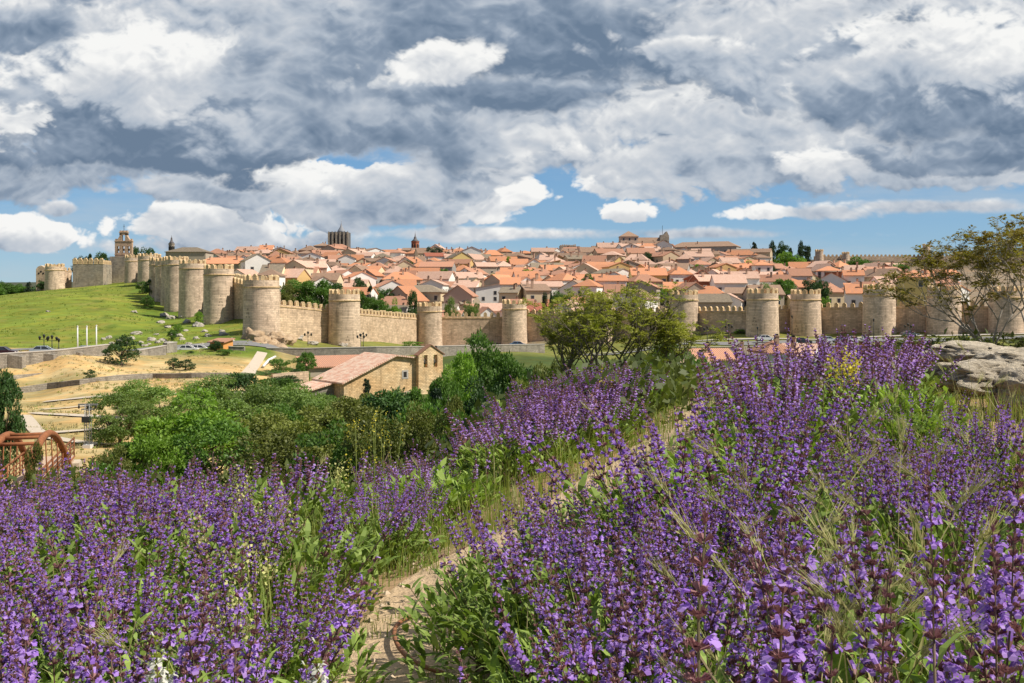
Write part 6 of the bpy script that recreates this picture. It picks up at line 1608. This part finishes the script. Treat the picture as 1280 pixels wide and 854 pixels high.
FARB = [merged_bush(360+k, 2, 58+6*k, .65, .98, lpern=12, leaf=.048, basal=420) for k in range(4)]
FARG = [merged_bush(390+k, 2, 50, .5, .3, lpern=18, leaf=.052, basal=600) for k in range(2)]
# path through the field
PATHP = [ground_at(px, row, .9, 30) for px, row in [(430,1100),(482,900),(500,850),(516,800),(545,745),(602,700),(664,668),(712,640),(756,608),(806,574),(848,540),(872,512),(886,490)]]
PATHP = [p for p in PATHP if p]
ribs = ribbon('path', PATHP, .44, simple('trodden_soil', (0.46,0.335,0.205), .95, var=.35, scale=14, bump=.8), .012, step=.15, n=6)
def dist_path(x, y):
    best = 9
    for a, c in zip(PATHP[:-1], PATHP[1:]):
        ax, ay = a.x, a.y; dx, dy = c.x-ax, c.y-ay; t = max(0, min(1, ((x-ax)*dx+(y-ay)*dy)/(dx*dx+dy*dy)))
        best = min(best, math.hypot(x-ax-t*dx, y-ay-t*dy))
    return best
def in_field(x, y):
    u = x/y; px = 640+F*u
    if y < .95: return False
    lim = 7.0 if px < 430 else (7.0 + (px-430)/220*3.2 if px < 650 else (10.6 if px < 840 else 8.6))
    if px > 1120: lim = 7.2
    if y > lim: return False
    if px < 40 and y > 4.6: return False
    return abs(u) < .66 + .35/y
frs = random.Random(8)
BUSH = []
tries = 0
while tries < 9000:
    tries += 1
    y = .95 + 10*frs.random()**.8; x = frs.uniform(-.75, .75)*y + frs.uniform(-.3,.3)
    if not in_field(x, y): continue
    px = 640+F*x/y; side = -1 if px < 640 else 1
    dp = dist_path(x, y)
    if dp < (.34 if y < 3.4 else .46): continue
    if y < 3.4 and (x-.24)/y < -.08 and (x+.24)/y > -.105: continue
    if y > 5.2 and dp < .78: continue
    if px > 1120 and y > 5.4: continue
    sp_ = .46 if y < 3 else .60
    if any((x-a)**2+(y-c)**2 < sp_*sp_ for a, c in BUSH): continue
    BUSH.append((x, y))
for px_, y_ in [(850,1.75),(775,2.2),(760,2.65),(880,2.4),(790,3.1),(900,3.0),(725,3.5),
               (668,8.0),(706,8.3),(742,8.6),(690,9.2),(730,9.6),(770,9.3),(795,10.0),(655,9.0),(640,7.4),(690,7.4),(720,7.8)]:
    BUSH.append(((px_-640)/F*y_, y_))
BUSH.sort(key=lambda p: p[1])
print('bushes', len(BUSH))
ADJ = ['dense','airy','leaning','domed','ragged','tall','low','full','sparse','broad','narrow','tufted']
def zone(px, y):
    if px < 520: return 'on the bank over the valley' if y > 4 else 'on the lower bank near the curved hose'
    if px < 830 and y > 6.5: return 'on the far knoll before the reddish trees'
    if px < 830: return 'beside the sandy trodden path'
    return 'on the high bank before the pale rock' if y > 4 else 'on the near high bank with wild barley'
sage_n = 0; used_s = {}
for bi, (x, y) in enumerate(BUSH):
    px = 640+F*x/y; z = float(height(x, y))
    H = .50*frs.uniform(.78,1.15)
    if y < 1.8: H = .60*frs.uniform(.9,1.1)
    if px > 840 and y > 3.5: H = (.60 if px < 1120 else .40)*frs.uniform(.92,1.12)
    if 520 < px < 860 and y < 4.2: H = (.50 if y < 2 else (.46 if y < 3 else .38))*frs.uniform(.9,1.1)
    if 600 < px < 840 and y > 7: H = .50*frs.uniform(.9,1.1)
    if px < 420 and y > 3.5: H = .56*frs.uniform(.9,1.1)
    sc = H/.50
    green = frs.random() < ((.28 if px < 640 else .14) if y > 1.8 else .08)
    # leafy flanks the photograph shows
    for gx, gy, gr in ((455,700,70),(600,600,60),(1120,530,60),(940,590,50),(690,560,28),(330,600,40),(840,660,50)):
        rowb = HZ - F*(z+.3)/y
        if abs(px-gx) < gr and abs(rowb-gy) < gr*.7: green = frs.random() < .9
    near = y < 2.7
    zn_ = zone(px, y)
    t = thing('sage_bush', '', 'sage bush', (x, y, z), frs.uniform(0, 6.28), 'purple sage bushes covering the bank', (sc*frs.uniform(1.0,1.35), sc*frs.uniform(1.0,1.35), sc))
    t['label'] = ('leafy green sage bush with few violet spikes ' if green else 'bushy sage thick with violet flower spikes ') + zn_
    t['group'] = ('leafy sage ' if green else 'flowering sage ') + zn_
    if near and not (green and y > 1.8):
        fol, sps = NEARB[frs.randrange(4)]
        inst('foliage', fol, t)
        k = 1.0 if y > 1.6 else 1.0
        for p, d, s in sps:
            if frs.random() < .06: continue
            o = inst('flower_spike', SPK0[frs.randrange(7)], t, p, (0,0,0), s*frs.uniform(.9,1.15)); o.rotation_mode = 'QUATERNION'; o.rotation_quaternion = frame_from(d) @ Euler((0,0,frs.uniform(0,6.28))).to_quaternion()
    else:
        lib = (MIDG if green else MIDB) if y < 5.6 else (FARG if green else FARB)
        fol, sps, spl, rich = lib[frs.randrange(len(lib))]
        inst('foliage', fol, t)
        for p, d, s in sps:
            if frs.random() < .05: continue
            o = inst('flower_spike', spl[rich][frs.randrange(6)], t, p, (0,0,0), s*frs.uniform(.85,1.15)); o.rotation_mode = 'QUATERNION'; o.rotation_quaternion = frame_from(d) @ Euler((0,0,frs.uniform(0,6.28))).to_quaternion()
# tall single spikes that stand over the frame corner
for px, y, toprow, lab in [(1243,1.28,632,'tallest sage stem with widely spaced whorls at the frame corner'),(1172,1.35,588,'tall sage stem with a dense violet top beside the corner stem'),(1112,1.42,690,'sage stem with open violet flowers between grass heads'),(1040,1.5,655,'slender sage stem among the drooping barley heads'),(120,1.45,735,'stout sage stem standing over the lower bank'),(296,1.5,712,'tall sage stem with a dark crowded top on the lower bank'),(30,1.4,760,'short sage stem with pale violet whorls on the lower bank'),(985,6.2,402,'tall sage stem rising before the gate towers'),(1030,6.0,404,'tall sage stem rising before the parked cars'),(610,6.2,548,'tall sage stem over the bank edge before the vivid trees'),(1045,6.4,430,'sage stem rising next to the wide round tower')]:
    x = (px-640)/F*y; zt = (HZ-toprow)/F*y; zg = height(x, y); h = zt-zg; Ls = max(.05, h-.24)
    t = thing('tall_sage', lab, 'sage plant', (x, y, zg), frs.uniform(0,6))
    a = MB(); a.tube([(0,0,-.02),(.008,0,Ls*.5),(0,.005,Ls+.01)], [.003,.0025,.002], 6); a.build('stem', M_stem, t)
    rs = np.random.RandomState(int(px)); n = 10; zz = np.linspace(.1,.95,n)*Ls; az = rs.uniform(0,6.28,n)
    v_ = leaf_arrays(rs, np.stack([0*zz,0*zz,zz],1), np.stack([np.cos(az),np.sin(az),.7+0*az],1), .07, .3, 0); inst('leaves', quads('leaves', v_, M_leaf), t)
    inst('flower_spike', SPK0[frs.randrange(7)], t, (0,.005,Ls), (0,0,0), (1.0,1.0,1.15))

# ---- grasses and small weeds between the bushes
M_grass = plainleaf('grass_blade', (0.13,0.22,0.03), (0.36,0.38,0.10), (1.1,1.2,.5), trans=.35)
M_straw = plainleaf('straw', (0.36,0.31,0.13), (0.52,0.46,0.23), trans=.3)
def blades(rs, P, h, w=.004, lean=.45):
    n = len(P); az = rs.uniform(0,6.28,n); h = h*(.5+rs.rand(n)); L = (lean*rs.rand(n)*h)
    D = np.stack([np.cos(az), np.sin(az), 0*az],1); S = np.stack([-np.sin(az), np.cos(az), 0*az],1)*(w*(.6+.8*rs.rand(n)))[:,None]
    up = np.array([0,0,1.0]); p0 = P; p1 = P + D*(L*.25)[:,None] + up*(h*.55)[:,None]; p2 = P + D*L[:,None] + up*h[:,None]*.95
    return np.concatenate([np.stack([p0-S, p0+S, p1+S*.8, p1-S*.8],1), np.stack([p1-S*.8, p1+S*.8, p2+S*.08, p2-S*.08],1)])
def field_points(rs, n, y0, y1, cond=lambda x, y: True):
    out = []
    while len(out) < n:
        y = y0 + (y1-y0)*rs.rand()**.8; x = rs.uniform(-.75,.75)*y
        if cond(x, y): out.append((x, y, height(x, y)))
    return np.array(out)
rs = np.random.RandomState(4)
Pg = field_points(rs, 15000, 1.0, 12, lambda x, y: dist_path(x, y) > .36+.08*math.sin(9*y+x*3))
V1 = blades(rs, Pg, .25, .0024)
Pg = field_points(rs, 5200, 1.8, 12, lambda x, y: .24 < dist_path(x, y) < .6)
V2 = blades(rs, Pg, .09, .0020)
Pg = field_points(rs, 2600, 1.8, 9, lambda x, y: .08 < dist_path(x, y) < .3 and vn(np.array(x), np.array(y), .18, 5) > .55)
V2 = np.concatenate([V2, blades(rs, Pg, .05, .0016)])
Pg = field_points(rs, 9000, 5.5, 14, lambda x, y: dist_path(x, y) < 1.1 or not in_field(x, y))
V3 = blades(rs, Pg, .16, .004)
tag(inst('meadow_grass', quads('meadow_grass', np.concatenate([V1, V2, V3]), M_grass)), kind='stuff')
Pg = field_points(rs, 4200, 1.5, 12, lambda x, y: dist_path(x, y) > .3 and (x/y > .2 or rs.rand() < .3))
tag(inst('dry_grass', quads('dry_grass', blades(rs, Pg, .26, .0018, .9), M_straw)), kind='stuff')
# rough scrub on the slope that falls away behind the field
V = []
for k in range(900):
    y = 9 + 60*rs.rand()**1.6; x = rs.uniform(-.62,.62)*y; px = 640+F*x/y
    if px > 850 and y < 18: continue
    if px < 90 and y > 20: continue
    p = np.array([x, y, height(x, y)]); n = 60; d = unit(rs.normal(size=(n,3))); d[:,2] = abs(d[:,2]); r_ = rs.uniform(.25,.6)*(1+y/30)
    V.append(leaf_cards(p + d*r_*np.array([1,1,.7]), rs.normal(size=(n,3))+np.array([0,0,.6]), .09+.003*y, rs, .5, d))
tag(inst('slope_scrub', quads('slope_scrub', np.concatenate(V), leafmat('leaf_scrub', (0.06,0.095,0.02), (0.16,0.19,0.045), scale=.25))), kind='stuff')
tag(inst('meadow_tufts', quads('meadow_tufts', np.concatenate([tufts('a', 800, lambda r: (r.uniform(0, 420), r.uniform(66, 200)), None, .20), tufts('b', 2000, lambda r: (r.uniform(-40, 345), r.uniform(205, 420)), None, .32)]), M_grass)), kind='stuff')
tag(inst('dry_tufts', quads('dry_tufts', tufts('c', 3000, lambda r: (r.uniform(0, 420), r.uniform(62, 200)), None, .20), M_straw)), kind='stuff')
# trodden pebbles
V = []
Pg = field_points(rs, 1500, 1.6, 10, lambda x, y: dist_path(x, y) < .45)
s_ = .003+.012*rs.rand(len(Pg))**3
oc = unit(np.array([[1,0,0],[0,1,0],[-1,0,0],[0,-1,0],[0,0,1.0]]))
vs = []; fs = []
for p, s in zip(Pg, s_):
    o = len(vs); j = rs.uniform(.7,1.3,(5,1)); q_ = p + oc*j*s + np.array([0,0,.013]); vs += q_.tolist(); fs += [(o,o+1,o+4),(o+1,o+2,o+4),(o+2,o+3,o+4),(o+3,o,o+4)]
pb = MB(); pb.add(vs, fs); tag(pb.build('path_pebbles', simple('pebble', (0.48,0.38,0.27), .9, obvar=.2, var=.4, scale=60)), kind='stuff')
# wild barley: nodding bearded heads
def barley_mesh(seed):
    rs = np.random.RandomState(seed); V = []; h = rs.uniform(.42,.6); ln = rs.uniform(.05,.13)
    az = rs.uniform(0,6.28); D = np.array([math.cos(az), math.sin(az), 0])
    pts = [np.array([0,0,0.]), np.array([0,0,h*.6])+D*ln*.12, np.array([0,0,h*.9])+D*ln*.5, np.array([0,0,h])+D*ln]
    for a, c in zip(pts[:-1], pts[1:]): V.append(ring_tube(a, c, .0014, .0011, 3, 0)[0])
    dd = unit(pts[3]-pts[2]); a = pts[3]; hl = rs.uniform(.06,.09)
    n = 26; t = np.repeat(np.linspace(0,1,n//2), 2); P = a + dd*(t*hl)[:,None] - np.array([0,0,1.0])*(t**2*hl*.35)[:,None]
    Sd = unit(rs.normal(size=(n,3)))
    V.append(leaf_cards(P, dd + .45*Sd, .017, rs, .30)); V.append(leaf_cards(P, dd + .28*Sd, .075, rs, .018))
    for k in range(2):
        z0 = rs.uniform(.05,.25); az2 = rs.uniform(0,6.28); q_ = leaf_arrays(rs, np.array([[0,0,z0]]), np.array([[math.cos(az2)*.5, math.sin(az2)*.5, 1.0]]), .2, .045, 1); V.append(q_)
    return quads('barley', np.concatenate(V), plainleaf('barley_straw%d' % seed, (0.33,0.35,0.11), (0.55,0.50,0.22), trans=.35))
BAR = [barley_mesh(k) for k in range(5)]
zb = ['among the violet spikes of the near high bank', 'on the high bank before the pale rock']
nb = 0
while nb < 130:
    y = 1.5 + 5*frs.random()**1.5; px = frs.gauss(1090, 110) if nb % 7 else frs.uniform(100, 900); x = (px-640)/F*y
    if px < 40 or px > 1290 or dist_path(x, y) < .3: continue
    o = inst('wild_barley', BAR[frs.randrange(5)], None, (x, y, height(x, y)), (0,0,frs.uniform(0,6.28)), frs.uniform(.65,1.05)*(1.0 if y < 3 else .9))
    w_ = 'among the violet spikes of the near high bank' if (px > 850 and y < 3.5) else ('on the high bank before the pale rock' if px > 850 else 'scattered over the lower sage bank')
    tag(o, 'nodding bearded wild barley stalk ' + w_, 'wild barley', 'wild barley ' + w_); nb += 1
# white and yellow flowers
M_wht = plainleaf('white_petal', (0.72,0.72,0.62), (0.80,0.80,0.74), trans=.4); M_ypet = plainleaf('yellow_petal', (0.72,0.60,0.03), (0.80,0.70,0.10), trans=.4); M_pyel = plainleaf('pale_yellow_petal', (0.50,0.50,0.16), (0.62,0.60,0.26), trans=.3)
M_lime = plainleaf('lime_calyx', (0.30,0.38,0.05), (0.45,0.50,0.08), trans=.3)
def recolour(me, mats):
    m2 = me.copy(); m2.materials.clear()
    for m in mats: m2.materials.append(m)
    return m2
rs = np.random.RandomState(55); v_, m_ = spike_arrays(rs, 0, L=.19, popen=.95, fs=1.15); WSP = quads('flower_spike', v_, [M_lime, M_wht, M_stem, M_leaf], m_)
for px, y, row, lab in [(198,1.5,778,'white flowered sage stem with lime green buds, tallest of the white ones'),(212,1.55,800,'short white flowered sage stem beside the tallest white one'),(398,1.5,785,'white flowered sage stem nearest the path'),(385,1.6,815,'low white flowered sage stem half hidden in violet spikes')]:
    x = (px-640)/F*y; zg = height(x, y); h = (HZ-row)/F*y-zg; Ls = max(.08, h-.19)
    t = thing('white_sage', lab, 'white sage', (x, y, zg)); a = MB(); a.tube([(0,0,-.02),(0,0,Ls)], .002, 5); a.build('stem', M_stem, t)
    inst('flower_spike', WSP, t, (0,0,Ls), (0,0,0), (1.05,1.05,.9))
def weed(name, label, px, y, toprow, mat, seed, cat, n=6, spread=.2, fl=.012, nf=16, group=None):
    rs = np.random.RandomState(seed); x = (px-640)/F*y; zg = height(x, y); h = max(.12, (HZ-toprow)/F*y-zg)
    t = thing(name, label, cat, (x, y, zg), 0, group); mb = MB(); V = []
    for k in range(n):
        a = rs.uniform(0,6.28); e = np.array([math.cos(a)*spread*rs.rand(), math.sin(a)*spread*rs.rand(), h*rs.uniform(.75,1.0)]); m_ = e*.55*np.array([.6,.6,1]); mb.tube([(0,0,-.02), m_, e], [.0025,.002,.0012], 4)
        for j in range(3):
            b0 = m_ + (e-m_)*rs.rand(); e2 = b0 + np.array([rs.uniform(-.07,.07), rs.uniform(-.07,.07), rs.uniform(.04,.14)]); mb.tube([b0, e2], [.0012,.0008], 3)
            for E in (e, e2):
                Pq = E + rs.normal(size=(nf//3,3))*np.array([.5,.5,1.0])*fl*1.6 - np.array([0,0,fl]); V.append(leaf_cards(Pq, rs.normal(size=(len(Pq),3)), fl, rs, .8))
    mb.build('stem', M_grass, t); inst('blossom', quads('blossom', np.concatenate(V), mat), t)
for i, (px, y, row) in enumerate([(446,6.8,520),(468,6.9,508),(492,6.7,522),(478,6.3,534),(455,6.2,540)]):
    weed('mustard_plant', ['tallest yellow mustard plant','bushy yellow mustard plant','twin-stemmed yellow mustard plant','low yellow mustard plant','short yellow mustard plant','slender yellow mustard plant','small yellow mustard plant','faint yellow mustard plant'][i] + ' over the sage against the dark trees', px, y, row, M_ypet, 10+i, 'mustard', n=2, spread=.12, fl=.013, nf=9)
for i, (px, y, row) in enumerate([(340,4.2,618),(352,3.9,640),(300,4.4,610),(318,3.2,680),(236,3.6,640),(292,2.6,735),(420,5.4,582),(610,7,556),(300,4.9,600)]):
    weed('pale_weed', ['fluffy','bushy','slim','stubby','loose','drooping','upright','small','wispy'][i] + ' pale yellow weed showing between the violet spikes of the lower bank', px, y, row, M_pyel, 40+i, 'weed', n=5, spread=.07, fl=.012)
for i, (px, y, row) in enumerate([(764,9.4,474),(770,9.7,484),(1058,6.2,446)]):
    weed('yellow_broom', ['yellow flowering broom on the far knoll','second yellow flowering broom on the far knoll','yellow flowers over the crest of the high bank'][i], px, y, row, M_ypet, 60+i, 'broom', n=7, spread=.1, fl=.02)
# irrigation hose curving over the soil
hp_ = [(556,850),(530,847),(508,838),(494,820),(492,802),(500,788),(516,776)]
hs = [ground_at(px, r_, .9, 20) for px, r_ in hp_]; hs = [p for p in hs if p]
for _ in range(3):
    hs = [hs[0]] + [q_ for a_, c_ in zip(hs[:-1], hs[1:]) for q_ in (a_.lerp(c_, .25), a_.lerp(c_, .75))] + [hs[-1]]
a = MB(); a.tube([p + Vector((0,0,.012 + .03*math.sin(math.pi*i/len(hs)))) for i, p in enumerate(hs)], .007, 8); tag(a.build('irrigation_hose', simple('brown_hose', (0.26,0.11,0.05), .7, var=.3, scale=30)), 'rusty brown irrigation hose curving out of the soil by the path', 'hose')
